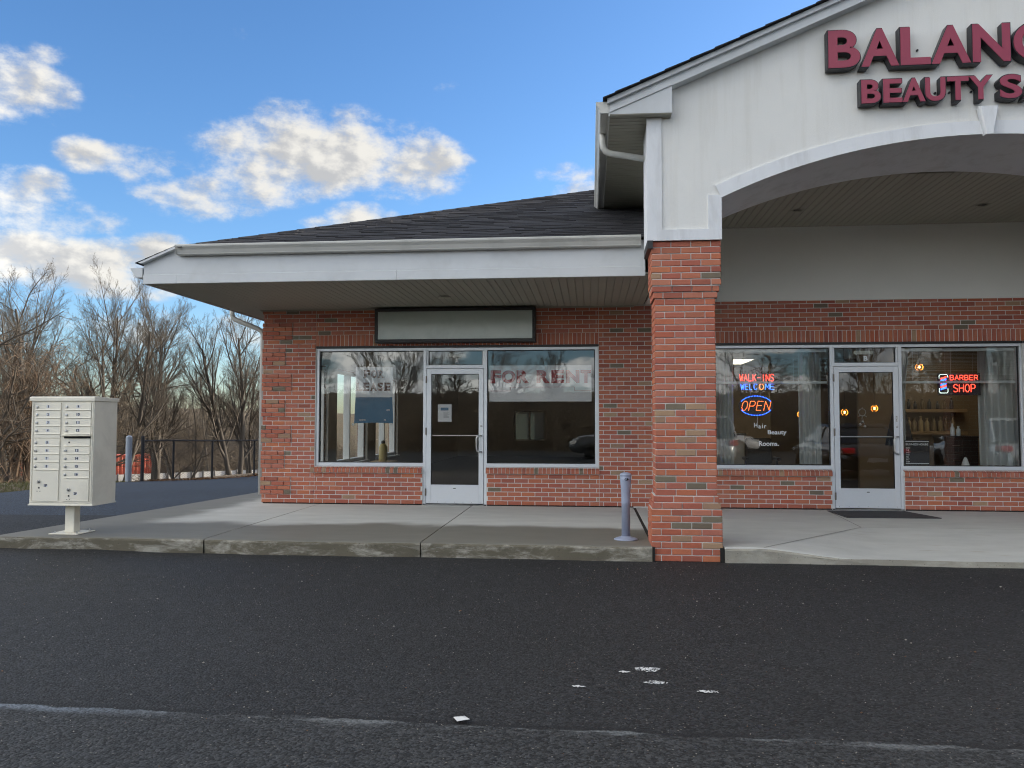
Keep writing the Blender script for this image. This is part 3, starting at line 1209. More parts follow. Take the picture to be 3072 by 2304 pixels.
# side windows of the left shop
for (a, e) in SW:
    b = MB()
    for (y0, y1, z0, z1) in ((a, a + .06, .46, 2.36), (e - .06, e, .46, 2.36), (a + .06, e - .06, 2.30, 2.36), (a + .06, e - .06, .46, .52), ((a + e) / 2 - .03, (a + e) / 2 + .03, .52, 2.30)):
        b.bbox(-3.11, -2.97, y0, y1, z0, z1, .004)
    b.bbox(-2.97, -2.84, a - .02, e + .02, .42, .455, .004)
    wdw = b.build('side_window', M['white_plastic'], B)
    p = MB()
    p.add([(-3.04, a + .06, .52), (-3.04, e - .06, .52), (-3.04, e - .06, 2.30), (-3.04, a + .06, 2.30)], [(0, 1, 2, 3)])
    p.build('pane', M['glass'], wdw)
# rear window with obscured glass
b = MB()
b.bbox(-.75, -.69, 17.68, 17.78, .60, 1.73, .004)
b.bbox(.374, .43, 17.68, 17.78, .60, 1.73, .004)
b.bbox(-.69, .374, 17.68, 17.78, 1.69, 1.73, .004)
b.bbox(-.69, .374, 17.68, 17.78, .60, .643, .004)
b.bbox(-.185, -.13, 17.68, 17.78, .643, 1.69, .004)
rw = b.build('rear_window', M['white_plastic'], B)
M['obscured'] = mat('obscured_glass', (.16, .19, .185), .3, var=.08, vscale=8, bump=.4, bscale=40, trans=.75)
b = MB()
b.box(-.69, .374, 17.725, 17.731, .643, 1.69)
b.build('pane', M['obscured'], rw)

# --- eaves of the left wing
FY = -2.66
SL = .40
FX0, FX1 = -3.66, 2.80
b = MB()
b.prism([(FX0, 3.228), (FX1, 3.228), (FX1, 3.545), (-3.20, 3.545), (FX0, 3.352)], FY, FY + .03, 'y')
fa = b.build('fascia', M['white_trim'], B)
b = MB()
for (a, e) in ((FX0, -3.2035), (-3.2, -.3035), (-.3, FX1)):
    b.prism([(FY - .016, 3.1), (FY + .028, 3.1), (FY + .028, 3.226), (FY - .004, 3.226), (FY - .016, 3.214)], a, e, 'x')
b.box(FX0 - .012, FX0 + .012, FY + .03, 17.9, 3.10, 3.345)
b.build('fascia_band', M['white_trim'], fa)
b = MB()
b.prism([(-3.70, 3.365), (-3.66, 3.355), (-3.18, 3.548), (-3.18, 3.580), (-3.21, 3.570)], FY - .075, FY - .002, 'y')
b.build('rake_trim', M['white_trim'], fa)
KG = [(0, .125), (0, 0), (-.075, 0), (-.088, .010), (-.090, .022), (-.094, .030), (-.106, .062), (-.124, .088), (-.132, .100), (-.134, .118), (-.128, .128), (-.112, .126), (-.112, .118), (-.122, .114),
      (-.120, .102), (-.104, .072), (-.090, .036), (-.074, .008), (-.008, .008), (-.008, .125)]
b = MB()
b.prism([(FY - .004 + p[0] * 1.05, 3.452 + p[1]) for p in KG], -3.17, 2.745, 'x')
b.box(-3.172, -3.168, FY - .130, FY - .004, 3.455, 3.565)
gut = b.build('gutter', M['gutter'], B)
b = MB()
b.prism([(FX0 - .014 + p[0] * 1.25, 3.185 + p[1]) for p in KG], FY - .01, 17.9, 'y')
b.prism([(FX0 - .014 + q[0] * 1.25, 3.185 + q[1]) for q in [(0, .125), (0, 0), (-.075, 0), (-.1, .045), (-.134, .125)]], FY - .014, FY - .010, 'y')
b.build('gutter', M['white_trim'], B)
# downspout of the left gutter
b = MB()
b.tube([(-3.74, .10, 3.20), (-3.74, .10, 3.07), (-3.725, .105, 3.02), (-3.68, .11, 2.985), (-3.60, .115, 2.95), (-3.30, .13, 2.83), (-3.245, .135, 2.79), (-3.222, .135, 2.73), (-3.222, .135, .12)], .040, 10)
b.build('downspout', M['gutter'], B, smooth=True)

# soffit boards, laid front to back
def soffit_panel_mesh(length, w=.305):
    b = MB()
    g, dp = .0055, .010
    prof = []
    for k in range(3):
        x = w * k / 3
        prof += [(x + g * .2, dp), (x + g, 0), (x + w / 3 - g, 0), (x + w / 3 - g * .2, dp)]
    n = len(prof)
    for (x, z) in prof:
        b.v += [(x, 0, z), (x, length, z)]
    for i in range(n - 1):
        b.f.append((2 * i, 2 * i + 2, 2 * i + 3, 2 * i + 1))
    b.mi = [0] * len(b.f)
    return b.mesh('soffit_board', M['soffit'])


def soffit(x0, x1, y0, y1, z, rot=0):
    top = MB()
    top.box(x0, x1, y0, y1, z + .012, z + .03)
    s = top.build('soffit', M['soffit'], B)
    if rot == 0:
        me = soffit_panel_mesh(y1 - y0)
        n = int(math.ceil((x1 - x0) / .305 - 1e-6))
        for k in range(n):
            o = bpy.data.objects.new('soffit_board', me)
            o.location = (x0 + k * .305, y0, z)
            COL.objects.link(o)
            o.parent = s
    else:
        me = soffit_panel_mesh(x1 - x0)
        n = int(math.ceil((y1 - y0) / .305 - 1e-6))
        for k in range(n):
            o = bpy.data.objects.new('soffit_board', me)
            o.location = (x1, y0 + k * .305, z)
            o.rotation_euler = (0, 0, math.pi / 2)
            COL.objects.link(o)
            o.parent = s
    return s


soffit(-3.15, 2.95, FY + .028, .0, 3.118)
soffit(-3.645, -3.15, FY + .028, 17.8, 3.118, 1)
b = MB()
b.box(-3.20, 2.80, -.030, -.003, 3.094, 3.116)
b.build('soffit_trim', M['soffit'], B)


def downlight(x, y, z):
    b = MB()
    b.lathe([(.062, -.002), (.092, -.004), (.098, -.009), (.085, -.013), (.066, -.010), (.062, -.002)], (x, y, z), 24)
    o = b.build('recessed_light', M['soffit'], B, smooth=True)
    b = MB()
    b.lathe([(.062, -.001), (.058, .0), (0, .001)], (x, y, z - .001), 20)
    b.build('lens', M['dark_hole'], o)


downlight(.04, -1.19, 3.117)
downlight(5.03, -1.04, 4.289)
downlight(7.48, -1.08, 4.289)

# --- main roof, its unseen right and rear lengthened to shade lot and fence
EY, EZ = -2.72, 3.572
RY = 7.64
RZ = EZ + SL * (RY - EY)
HX = -3.2 + (RY - EY)
LX, LZ = -3.70, EZ - SL * .5
b = MB()
T = .035
zp = EZ + SL * (.3 - EY)
front = [(-3.2, EY, EZ), (2.99, EY, EZ), (2.99, .3, zp), (9.55, .3, zp), (9.55, EY, EZ), (40.3, EY, EZ), (40.3, RY, RZ), (HX, RY, RZ)]
b.add(front, [(0, 1, 2, 7), (2, 3, 6, 7), (3, 4, 5, 6)])
b.add([(LX, EY, LZ), (-3.2, EY, EZ), (HX, RY, RZ), (-3.2, 18.0, EZ), (LX, 18.0, LZ)], [(0, 1, 2, 3, 4)])
b.add([(-3.2, 18.0, EZ), (HX, RY, RZ), (40.3, RY, RZ), (40.3, 18.0, EZ)], [(0, 1, 2, 3)])
b.add([(40.3, EY, EZ), (40.3, 18.0, EZ), (40.3, RY, RZ)], [(0, 1, 2)])
b.box(-3.6, 2.97, -2.6, 17.9, 3.15, 3.17)
b.box(9.62, 40, -2.6, 17.9, 3.15, 3.17)
b.box(2.97, 9.62, .21, 17.9, 3.15, 3.17)
roof = b.build('roof', M['shingle'], B)
srng = random.Random(9)
b = MB()
row = 0
yy = EY - .045
while yy < RY - .1:
    x = max(-3.2 + (yy - EY), -3.26) - srng.uniform(0, .3)
    xmax = 2.96 if yy > -.2 else 3.0
    while x < xmax:
        w = srng.uniform(.16, .44)
        x0, x1 = max(x, -3.2 + (yy + .155 - EY) - .02), x + w
        if x1 - x0 > .03:
            t = .010 if srng.random() < .5 else .019
            z0 = EZ + SL * (yy - EY)
            z1 = EZ + SL * (yy + .15 - EY)
            v = [(x0, yy, z0 + .002), (x1, yy, z0 + .002), (x1, yy + .155, z1 + .002), (x0, yy + .155, z1 + .002),
                 (x0, yy, z0 + t), (x1, yy, z0 + t), (x1, yy + .155, z1 + .006), (x0, yy + .155, z1 + .006)]
            b.add(v, [(4, 5, 6, 7), (0, 1, 5, 4), (1, 2, 6, 5), (3, 0, 4, 7)])
        x = x1 + .003
    yy += .130
    row += 1
# left slope, only its edge shows
xx = LX - .04
while xx < 1.0:
    y = EY - .018
    yend = EY + max(.5, 6.0)
    while y < yend:
        w = srng.uniform(.2, .45)
        ya = max(y, EY + (xx + .155 + 3.2) - .02)
        if ya < y + w:
            t = .010 if srng.random() < .5 else .019
            z0, z1 = EZ + SL * (xx + 3.2), EZ + SL * (xx + .15 + 3.2)
            v = [(xx, ya, z0 + .002), (xx, y + w, z0 + .002), (xx + .155, y + w, z1 + .002), (xx + .155, ya, z1 + .002),
                 (xx, ya, z0 + t), (xx, y + w, z0 + t), (xx + .155, y + w, z1 + .006), (xx + .155, ya, z1 + .006)]
            b.add(v, [(7, 6, 5, 4), (4, 5, 1, 0), (5, 6, 2, 1), (7, 4, 0, 3)])
        y += w + .003
    xx += .130
tag(b.build('shingles', M['shingle'], roof), kind='stuff')
# hip caps
hd = Vector((1, 1, SL)).normalized()
nf, nl = Vector((0, -SL, 1)).normalized(), Vector((-SL, 0, 1)).normalized()
wf = hd.cross(nf).normalized()
wl = -hd.cross(nl).normalized()
if wf.x < 0:
    wf = -wf
if wl.y < 0:
    wl = -wl
up = (nf + nl).normalized()
v = []
for (s, t) in ((0.0, .011), (.34, .004)):
    for w in (wf * .15, Vector((0, 0, 0)), wl * .15):
        v.append(hd * s + w + up * t)
        v.append(hd * s + w + up * (t - .009))
me = MB().add(v, [(0, 2, 8, 6), (2, 4, 10, 8), (1, 3, 2, 0), (3, 5, 4, 2), (0, 6, 7, 1), (4, 5, 11, 10)]).mesh('hip_cap', M['shingle'])
for k in range(32):
    o = bpy.data.objects.new('hip_cap', me)
    o.location = Vector((-3.2, EY, EZ)) + hd * (-.02 + k * .29)
    COL.objects.link(o)
    o.parent = roof

# --- entrance gable
GX = 6.24
GY = -3.85
AR = 6.47
AZ = 4.307


def arch_z(x, r=AR):
    dxx = abs(x - GX)
    return AZ - AR + math.sqrt(max(0.0, r * r - dxx * dxx)) if r != AR else AZ - (AR - math.sqrt(AR * AR - dxx * dxx))


def rake_z(x):
    return 4.626 + .412 * (GX - 2.343 - abs(x - GX)) if True else 0


JX = 3.527
xs = [2.752, 2.95, JX] + [JX + (GX - JX) * k / 16 for k in range(1, 17)]
xs = xs + [2 * GX - x for x in xs[-2::-1]]
b = MB()
for i in range(len(xs) - 1):
    a, e = xs[i], xs[i + 1]
    inside = JX - 1e-4 <= (a + e) / 2 <= 2 * GX - JX
    za, ze = (arch_z(a), arch_z(e)) if inside else (3.262, 3.262)
    ta, te = max(rake_z(a) + .06, 4.60), max(rake_z(e) + .06, 4.60)
    b.add([(a, GY, za), (e, GY, ze), (e, GY, te), (a, GY, ta)], [(0, 1, 2, 3)])
    if inside:
        b.add([(a, GY, za), (e, GY, ze), (e, -2.6, ze), (a, -2.6, za)], [(3, 2, 1, 0)], 1)
        b.add([(a, -2.6, za), (e, -2.6, ze), (e, -2.6, 4.40), (a, -2.6, 4.40)], [(3, 2, 1, 0)], 1)
    else:
        b.add([(a, GY, 3.262), (e, GY, 3.262), (e, -3.2, 3.262), (a, -3.2, 3.262)], [(3, 2, 1, 0)], 1)
        b.add([(a, -3.2, 3.262), (e, -3.2, 3.262), (e, -3.2, 4.6), (a, -3.2, 4.6)], [(3, 2, 1, 0)], 1)
for sx, fl in ((2.752, False), (2 * GX - 2.752, True)):
    q = [(sx, GY, 3.262), (sx, GY, 4.62), (sx, -3.2, 4.62), (sx, -3.2, 3.262)]
    b.add(q, [(0, 1, 2, 3) if fl else (3, 2, 1, 0)], 1)
for sx, fl in ((JX, True), (2 * GX - JX, False)):
    q = [(sx, GY, 3.262), (sx, GY, 3.708), (sx, -2.6, 3.708), (sx, -2.6, 3.262)]
    b.add(q, [(0, 1, 2, 3) if fl else (3, 2, 1, 0)], 1)
gable = b.build('gable_wall', [M['stucco'], M['stucco_smooth']], B)
# raised smooth bands round the panel and the arch
b = MB()
ty0, ty1 = GY - .022, GY + .004
for s in (1, -1):
    X = lambda x: x if s == 1 else 2 * GX - x
    for (x0, x1, z0, z1) in ((2.742, 2.90, 3.375, 4.615), (2.742, 3.529, 3.258, 3.375), (3.388, 3.529, 3.375, 3.74)):
        a, e = sorted((X(x0), X(x1)))
        b.box(a, e, ty0, ty1, z0, z1)
N_ = 40
ang0 = math.asin((GX - JX) / AR)
pi_, po_ = [], []
for k in range(N_ + 1):
    t = -ang0 + 2 * ang0 * k / N_
    pi_.append((GX + AR * math.sin(t), AZ - AR + AR * math.cos(t)))
    po_.append((GX + (AR + .142) * math.sin(t), AZ - AR + (AR + .142) * math.cos(t)))
for k in range(N_):
    q = [pi_[k], pi_[k + 1], po_[k + 1], po_[k]]
    v = [(p[0], ty0 - .001, p[1]) for p in q] + [(p[0], ty1, p[1]) for p in q]
    b.add(v, [(0, 1, 2, 3), (1, 0, 4, 5), (3, 2, 6, 7)])
b.build('stucco_band', M['stucco_smooth'], gable)
b = MB()
kp = [(GX - .040, 4.287), (GX + .040, 4.287), (GX + .098, 4.580), (GX - .098, 4.580)]
kq = [(GX - .030, 4.287), (GX + .030, 4.287), (GX + .082, 4.580), (GX - .082, 4.580)]
v = [(p[0], -3.86, p[1]) for p in kp] + [(p[0], -3.915, p[1]) for p in kp] + [(p[0], -3.935, p[1]) for p in kq]
b.add(v, [(0, 1, 5, 4), (1, 2, 6, 5), (2, 3, 7, 6), (3, 0, 4, 7), (4, 5, 9, 8), (5, 6, 10, 9), (6, 7, 11, 10), (7, 4, 8, 11), (8, 9, 10, 11)])
b.build('keystone', M['stucco_smooth'], gable)
# second pier, out of the picture to the right, carries the other end
b = MB()
b.box(2 * GX - 3.46, 2 * GX - 2.82, -3.79, -3.36, -.3, 3.255)
b.box(2 * GX - 3.508, 2 * GX - 2.765, -3.83, -3.34, -.3, .39)
b.box(2 * GX - 3.521, 2 * GX - 2.786, -3.83, -3.34, 2.778, 3.255)
b.build('brick_pier', M['brick_far'], B)
# flashing at the pier top-left
b = MB()
b.box(2.742, 2.800, -3.872, -3.30, 3.175, 3.262)
b.build('flashing', M['black'], gable)
# porch ceiling and its upper walls
soffit(3.0, 9.50, -2.60, -.025, 4.29)
b = MB()
b.box(2.98, 9.6, -.026, .20, 3.159, 4.33)
b.box(2.98, 3.10, -3.2, -.027, 3.13, 4.62)
b.box(9.40, 9.6, -3.2, -.027, 3.13, 4.62)
b.build('porch_wall', M['porch_stucco'], B)
# gable roof: deck, shingle rows, rakes, eaves
gy0, AZR = -4.07, 4.762 + .414 * (GX - 2.31)


def groof(x):
    return 4.762 + .414 * (GX - 2.31 - abs(x - GX))


b = MB()
yb = lambda x: EY + (groof(x) - EZ) / SL
for s in (1, -1):
    e0, e1 = (2.31, GX) if s == 1 else (2 * GX - 2.31, GX)
    q = [(e0, gy0, groof(e0)), (e1, gy0, groof(e1)), (e1, yb(GX), groof(e1)), (e0, yb(2.31), groof(e0))]
    b.add(q, [(0, 1, 2, 3) if s == 1 else (3, 2, 1, 0)])
groofo = b.build('gable_roof', M['shingle'], B)
b = MB()
for s in (1, -1):
    k = 0
    xa = 2.27
    while xa < GX - .02:
        xe = xa + .150
        for (p, q2, lift) in ((gy0 - .02 - .012 * (k % 2), gy0 + .5, .0), (gy0 + .5, gy0 + 1.1, .004)):
            z0, z1 = 4.762 + .414 * (xa - 2.31), 4.762 + .414 * (xe - 2.31)
            X = (lambda x: x) if s == 1 else (lambda x: 2 * GX - x)
            v = [(X(xa), p, z0 + .002), (X(xe), p, z1 + .002), (X(xe), q2, z1 + .002), (X(xa), q2, z0 + .002),
                 (X(xa), p, z0 + .017 + lift), (X(xe), p, z1 + .010), (X(xe), q2, z1 + .010), (X(xa), q2, z0 + .017 + lift)]
            b.add(v, [(0, 1, 5, 4), (4, 5, 6, 7), (0, 4, 7, 3), (0, 3, 2, 1)])
        xa += .130
        k += 1
tag(b.build('shingles', M['shingle'], groofo), kind='stuff')
b = MB()
for s in (1, -1):
    X = (lambda x: x) if s == 1 else (lambda x: 2 * GX - x)
    lo = lambda x: 4.626 + .412 * (x - 2.343)
    hi = lambda x: 4.758 + .414 * (x - 2.31)
    b.prism([(X(2.343), lo(2.343)), (X(GX), lo(GX)), (X(GX), hi(GX) - .045), (X(2.343), hi(2.343) - .045)], -4.0, -3.852, 'y')
    b.prism([(X(2.318), hi(2.318) - .052), (X(GX), hi(GX) - .052), (X(GX), hi(GX)), (X(2.318), hi(2.318))], -4.045, -3.99, 'y')
    b.prism([(X(2.343), 4.612), (X(3.003), 4.606), (X(3.003), lo(3.003) + .004), (X(2.343), 4.628)], -3.992, -3.874, 'y')
    b.prism([(X(2.343), lo(2.343) + .001), (X(3.003), lo(3.003) + .002), (X(3.003), lo(3.003) + .028), (X(2.343), lo(2.343) + .028)], -4.008, -4.0005, 'y')
b.build('rake_board', M['white_trim'], groofo)
b = MB()
b.box(2.330, 2.345, -4.0, .3, 4.585, 4.75)
b.prism([(2.330 + p[0], 4.618 + p[1]) for p in KG], -4.0, .30, 'y')
b.prism([(2.330 + q[0], 4.618 + q[1]) for q in [(0, .125), (0, 0), (-.078, 0), (-.1, .045), (-.134, .125)]], -4.006, -4.0, 'y')
b.build('gutter', M['gutter'], groofo)
soffit(2.345, 3.0, -3.99, .30, 4.60, 1)
b = MB()
b.tube([(2.275, -3.36, 4.62), (2.275, -3.36, 4.53), (2.283, -3.36, 4.47), (2.31, -3.355, 4.425), (2.36, -3.35, 4.40), (2.42, -3.345, 4.39), (2.76, -3.32, 4.335)], .036, 10)
b.build('downspout', M['gutter'], groofo, smooth=True)

# ================================================================== SIGNS AND FITTINGS
def text_geo(s, x0, x1, z0, z1, y, depth=.002, bold=0.0, italic=0.0):
    """lettering as mesh geometry fitted to a rectangle on the plane y, facing the street"""
    cu = bpy.data.curves.new('lettering', 'FONT')
    cu.body = s
    cu.extrude = .05
    cu.offset = bold
    cu.shear = italic
    cu.resolution_u = 6
    o = bpy.data.objects.new('lettering', cu)
    COL.objects.link(o)
    bpy.context.view_layer.update()
    me = bpy.data.meshes.new_from_object(o.evaluated_get(bpy.context.evaluated_depsgraph_get()))
    co = np.empty(len(me.vertices) * 3)
    me.vertices.foreach_get('co', co)
    co = co.reshape(-1, 3)
    lo, hi = co.min(0), co.max(0)
    f = [tuple(p.vertices) for p in me.polygons]
    X = x0 + (co[:, 0] - lo[0]) / (hi[0] - lo[0]) * (x1 - x0)
    Z = z0 + (co[:, 1] - lo[1]) / (hi[1] - lo[1]) * (z1 - z0)
    Y = y - (co[:, 2] - lo[2]) / (hi[2] - lo[2]) * depth
    bpy.data.objects.remove(o)
    bpy.data.meshes.remove(me)
    bpy.data.curves.remove(cu)
    return list(zip(X.tolist(), Y.tolist(), Z.tolist())), f


def lettering(name, s, x0, x1, z0, z1, y, depth, material, parent, bold=0.0, italic=0.0):
    v, f = text_geo(s, x0, x1, z0, z1, y, depth, bold, italic)
    return MB().add(v, f).build(name, material, parent)


M['sign_red'] = mat('maroon_sign_face', (.30, .042, .078), .35, var=.08, vscale=3, var2=.12, v2scale=200)
M['sign_black'] = mat('black_letter_return', (.014, .014, .018), .4, var=.15)
YF = -4.055
k7 = .001382


def channel_sign(name, label, letters, xref, cref, z0, z1, zb):
    root = thing(name, label, 'sign', (xref, GY, z0))
    for (ch, c0, c1) in letters:
        x0, x1 = xref + (c0 - cref) * k7 * 1.0095, xref + (c1 - cref) * k7 * 1.0095
        body = lettering('letter', ch, x0 - .010, x1 + .010, z0 - .010, z1 + .010, GY - .014, .100, M['sign_black'], root, zb)
        lettering('letter_face', ch, x0, x1, z0, z1, YF + .0615 - .0615 - .0, .010, M['sign_red'], body, zb)
        p = MB()
        for xx in (x0 + (x1 - x0) * .3, x0 + (x1 - x0) * .7):
            p.tube([(xx, GY + .01, (z0 + z1) / 2), (xx, GY - .02, (z0 + z1) / 2)], .012, 6)
        p.build('stand_off', M['sign_black'], body)
    return root


YF = GY - .1125
channel_sign('channel_letters', 'large maroon BALANCE channel letters with black sides on the stucco gable',
             [('B', 430, 660), ('A', 668, 940), ('L', 952, 1165), ('A', 1172, 1450), ('N', 1465, 1728), ('C', 1752, 2010), ('E', 2030, 2240)], 4.630, 430, 5.027, 5.427, .026)
channel_sign('channel_letters', 'smaller maroon BEAUTY SALON channel letters below the large row on the gable',
             [('B', 668, 805), ('E', 825, 960), ('A', 964, 1125), ('U', 1126, 1268), ('T', 1282, 1432), ('Y', 1434, 1600), ('S', 1652, 1805), ('A', 1815, 1975), ('L', 1985, 2110), ('O', 2120, 2290), ('N', 2300, 2450)],
             4.957, 668, 4.637, 4.885, .028)

# blank light-box sign over the left shop
M['lightbox'] = mat('faded_sign_acrylic', (.44, .50, .46), .16, var=.10, vscale=.9, var2=.05, v2scale=3, bump=.06, bscale=2.5, bdist=.02, dirt=(.33, .38, .35), dscale=1.4, damt=.5)
sb = thing('sign_box', 'blank pale green light box sign with black frame above the left shop door', 'sign', (0, 0, 2.55))
b = MB()
for (x0, x1, z0, z1) in ((-1.256, 1.286, 3.04, 3.092), (-1.256, 1.286, 2.552, 2.604), (-1.256, -1.206, 2.604, 3.04), (1.236, 1.286, 2.604, 3.04)):
    b.bbox(x0, x1, -.215, -.004, z0, z1, .006)
b.build('frame', M['black'], sb)
b = MB()
b.box(-1.206, 1.236, -.200, -.190, 2.604, 3.04)
b.build('sign_face', M['lightbox'], sb)
b = MB()
b.box(-1.20, 1.23, -.15, -.004, 2.61, 3.03)
b.build('back_box', M['black'], sb)

# transom letters, door closers
M['vinyl_white'] = mat('white_vinyl', (.74, .76, .76), .5, var=.04)
cream = mat('cream_metal', (.50, .49, .42), .5, var=.05)
for leaf, (a, e), ch in ((leafA, opA, 'A'), (leafB, opB, 'B')):
    c = (a + e) / 2 + .02
    lettering('unit_letter', ch, c - .030, c + .030, 2.243, 2.318, .084, .002, M['vinyl_white'], leaf, .05)
    b = MB()
    b.bbox(c - .155, c + .135, .13, .18, 2.345, 2.40, .005)
    b.build('door_closer', cream, leaf)

# notices on the left shop's glass
M['paper'] = mat('white_banner_vinyl', (.90, .90, .91), .55, var=.06, vscale=6, bump=.25, bscale=9, bdist=.01)
M['brown_ink'] = mat('brown_ink', (.145, .065, .05), .6, var=.1, vscale=10)
M['red_ink'] = mat('red_ink', (.40, .022, .035), .5, var=.12, vscale=9)
M['blue_ink'] = mat('blue_banner_print', (.03, .16, .29), .5, var=.12, vscale=5)


def banner_sheet(x0, x1, z0, z1, y, material, name, parent, amp=.006, flare=0.0, nx=14, nz=10, seed=0):
    rng = random.Random(seed)
    ph = [rng.uniform(0, 6.28) for _ in range(4)]
    b = MB()
    for side in (0, 1):
        for j in range(nz + 1):
            for i in range(nx + 1):
                u, w = i / nx, j / nz
                z = z0 + (z1 - z0) * w + .012 * math.sin(math.pi * u) * (1 - w) * (flare > 0)
                x = x0 + (x1 - x0) * u + (u - .5) * flare * (1 - w)
                yy = y + amp * (math.sin(5 * u + ph[0]) * .5 + math.sin(9 * w + 3 * u + ph[1]) * .5) + side * .0015
                b.v.append((x, yy, z))
    n = (nx + 1) * (nz + 1)
    for side in (0, 1):
        for j in range(nz):
            for i in range(nx):
                q = [side * n + j * (nx + 1) + i, side * n + j * (nx + 1) + i + 1, side * n + (j + 1) * (nx + 1) + i + 1, side * n + (j + 1) * (nx + 1) + i]
                b.f.append(tuple(q if side == 0 else q[::-1]))
    b.mi = [0] * len(b.f)
    return b.build(name, material, parent, smooth=True)


fl = thing('lease_banner', 'white and blue FOR LEASE banner hanging inside the left shop window', 'banner', (-1.345, .12, 1.28))
banner_sheet(-1.65, -1.04, 1.705, 2.192, .118, M['paper'], 'white_panel', fl, .005, 0, seed=1)
banner_sheet(-1.65, -1.042, 1.282, 1.7045, .118, M['blue_ink'], 'blue_panel', fl, .004, .035, seed=2)


def slab_serif(prefix, s, x0, x1, z0, z1, y, material, parent):
    """letters with slab serifs added at their feet and heads"""
    n = len(s)
    w = (x1 - x0) / n
    h = z1 - z0
    for i, ch in enumerate(s):
        a, e = x0 + w * i + w * .09, x0 + w * (i + 1) - w * .09
        v, f = text_geo(ch, a, e, z0, z1, y, .002, .04)
        b = MB().add(v, f)
        sw, sh = w * .11, h * .10
        ser = []
        if ch in 'FERL':
            ser += [(a + w * .02, z0), (a + w * .02, z1 - sh)]
        if ch == 'A':
            ser += [(a + w * .04, z0), (e - w * .04, z0)]
        if ch == 'R':
            ser += [(e - w * .05, z0)]
        for (cx, cz) in ser:
            b.box(cx - sw, cx + sw, y - .0024, y - .0002, cz, cz + sh)
        if ch in 'EL':
            b.box(e - w * .06, e, y - .0023, y - .0002, z0, z0 + h * .3)
        if ch in 'EF':
            b.box(e - w * .06, e, y - .0022, y - .0002, z1 - h * .3, z1)
        b.build(prefix, material, parent)


slab_serif('letter', 'FOR', -1.520, -1.170, 2.012, 2.142, .108, M['brown_ink'], fl)
slab_serif('letter', 'LEASE', -1.640, -1.065, 1.805, 1.940, .108, M['brown_ink'], fl)
lettering('small_print', 'www.', -1.585, -1.47, 1.325, 1.352, .110, .002, M['vinyl_white'], fl, .01)
lettering('small_print', 'm', -1.175, -1.145, 1.325, 1.352, .110, .002, M['vinyl_white'], fl, .01)
lettering('small_print', 'om', -1.135, -1.080, 1.483, 1.510, .110, .002, M['vinyl_white'], fl, .01)
for sx in (-1.680, -1.050):
    b = MB()
    b.lathe([(.004, .012), (.012, .008), (.022, -.010), (.020, -.012), (0, -.006)], (sx, .105, 1.268), 14, axis='y')
    b.build('suction_cup', M['white_plastic'], fl, smooth=True)

fr_ = thing('rent_banner', 'white FOR RENT banner with red capitals in the window beside the left shop door', 'banner', (1.33, .12, 1.64))
banner_sheet(.528, 2.145, 1.632, 2.206, .118, M['paper'], 'sheet', fr_, .006, 0, 26, 8, seed=3)
for i, (ch, a, e) in enumerate((('F', .548, .715), ('O', .728, .945), ('R', .965, 1.165), ('R', 1.280, 1.490), ('E', 1.515, 1.715), ('N', 1.745, 1.955), ('T', 1.975, 2.140))):
    lettering('letter', ch, a, e, 1.922, 2.128, .107, .002, M['red_ink'], fr_, .055)
b = MB()
b.box(.53, .86, .1075, .109, 1.797, 1.803)
b.box(1.88, 2.14, .1075, .109, 1.797, 1.803)
b.box(.862, 1.878, .1075, .109, 1.858, 1.863)
b.box(.860, .8655, .1075, .109, 1.803, 1.863)
b.box(1.8745, 1.880, .1075, .109, 1.803, 1.863)
b.build('printed_rule', M['red_ink'], fr_)

fy = thing('door_notice', 'sheet of white paper with a small picture taped inside the left shop door', 'notice', (-.17, .05, 1.31))
b = MB()
b.box(-.285, -.065, .049, .0505, 1.312, 1.588)
b.build('sheet', M['paper'], fy)
b = MB()
b.box(-.240, -.115, .0475, .0488, 1.490, 1.535)
b.build('picture', mat('printed_picture', (.10, .22, .36), .5, var=.5, vscale=25), fy)
b = MB()
for i, (x0, x1) in enumerate(((-.20, -.10), (-.195, -.12), (-.195, -.10), (-.195, -.13), (-.195, -.11), (-.195, -.105))):
    b.box(x0, x1, .0475, .0488, 1.462 - i * .017, 1.466 - i * .017)
b.build('printed_line', mat('grey_ink', (.25, .25, .26), .6), fy)

# items inside the left shop
b = MB()
b.lathe([(.085, 0), (.095, .02), (.092, .30), (.06, .36), (.035, .38)], (-2.35, 4.55, .455), 20)
can = thing('canister', 'tan plastic canister standing by the side window of the empty left shop', 'canister', (-2.35, 4.55, .0))
b.build('body', mat('tan_plastic', (.42, .33, .12), .5, var=.1), can, smooth=True)
b = MB()
b.lathe([(.04, .38), (.045, .40), (.04, .44), (0, .45)], (-2.35, 4.55, .455), 16)
b.build('cap', M['black'], can, smooth=True)
b = MB()
b.bbox(-2.6, -2.1, 4.2, 4.9, .40, .455, .006)
for (qx, qy) in ((-2.56, 4.25), (-2.14, 4.25), (-2.56, 4.85), (-2.14, 4.85)):
    b.box(qx - .02, qx + .02, qy - .02, qy + .02, .004, .40)
st = b.build('side_table', mat('pale_wood', (.40, .28, .14), .6, var=.2, vscale=3, stretch=(1, 9, 1)))
tag(st, 'low pale wood side table under the canister in the empty left shop', 'table')

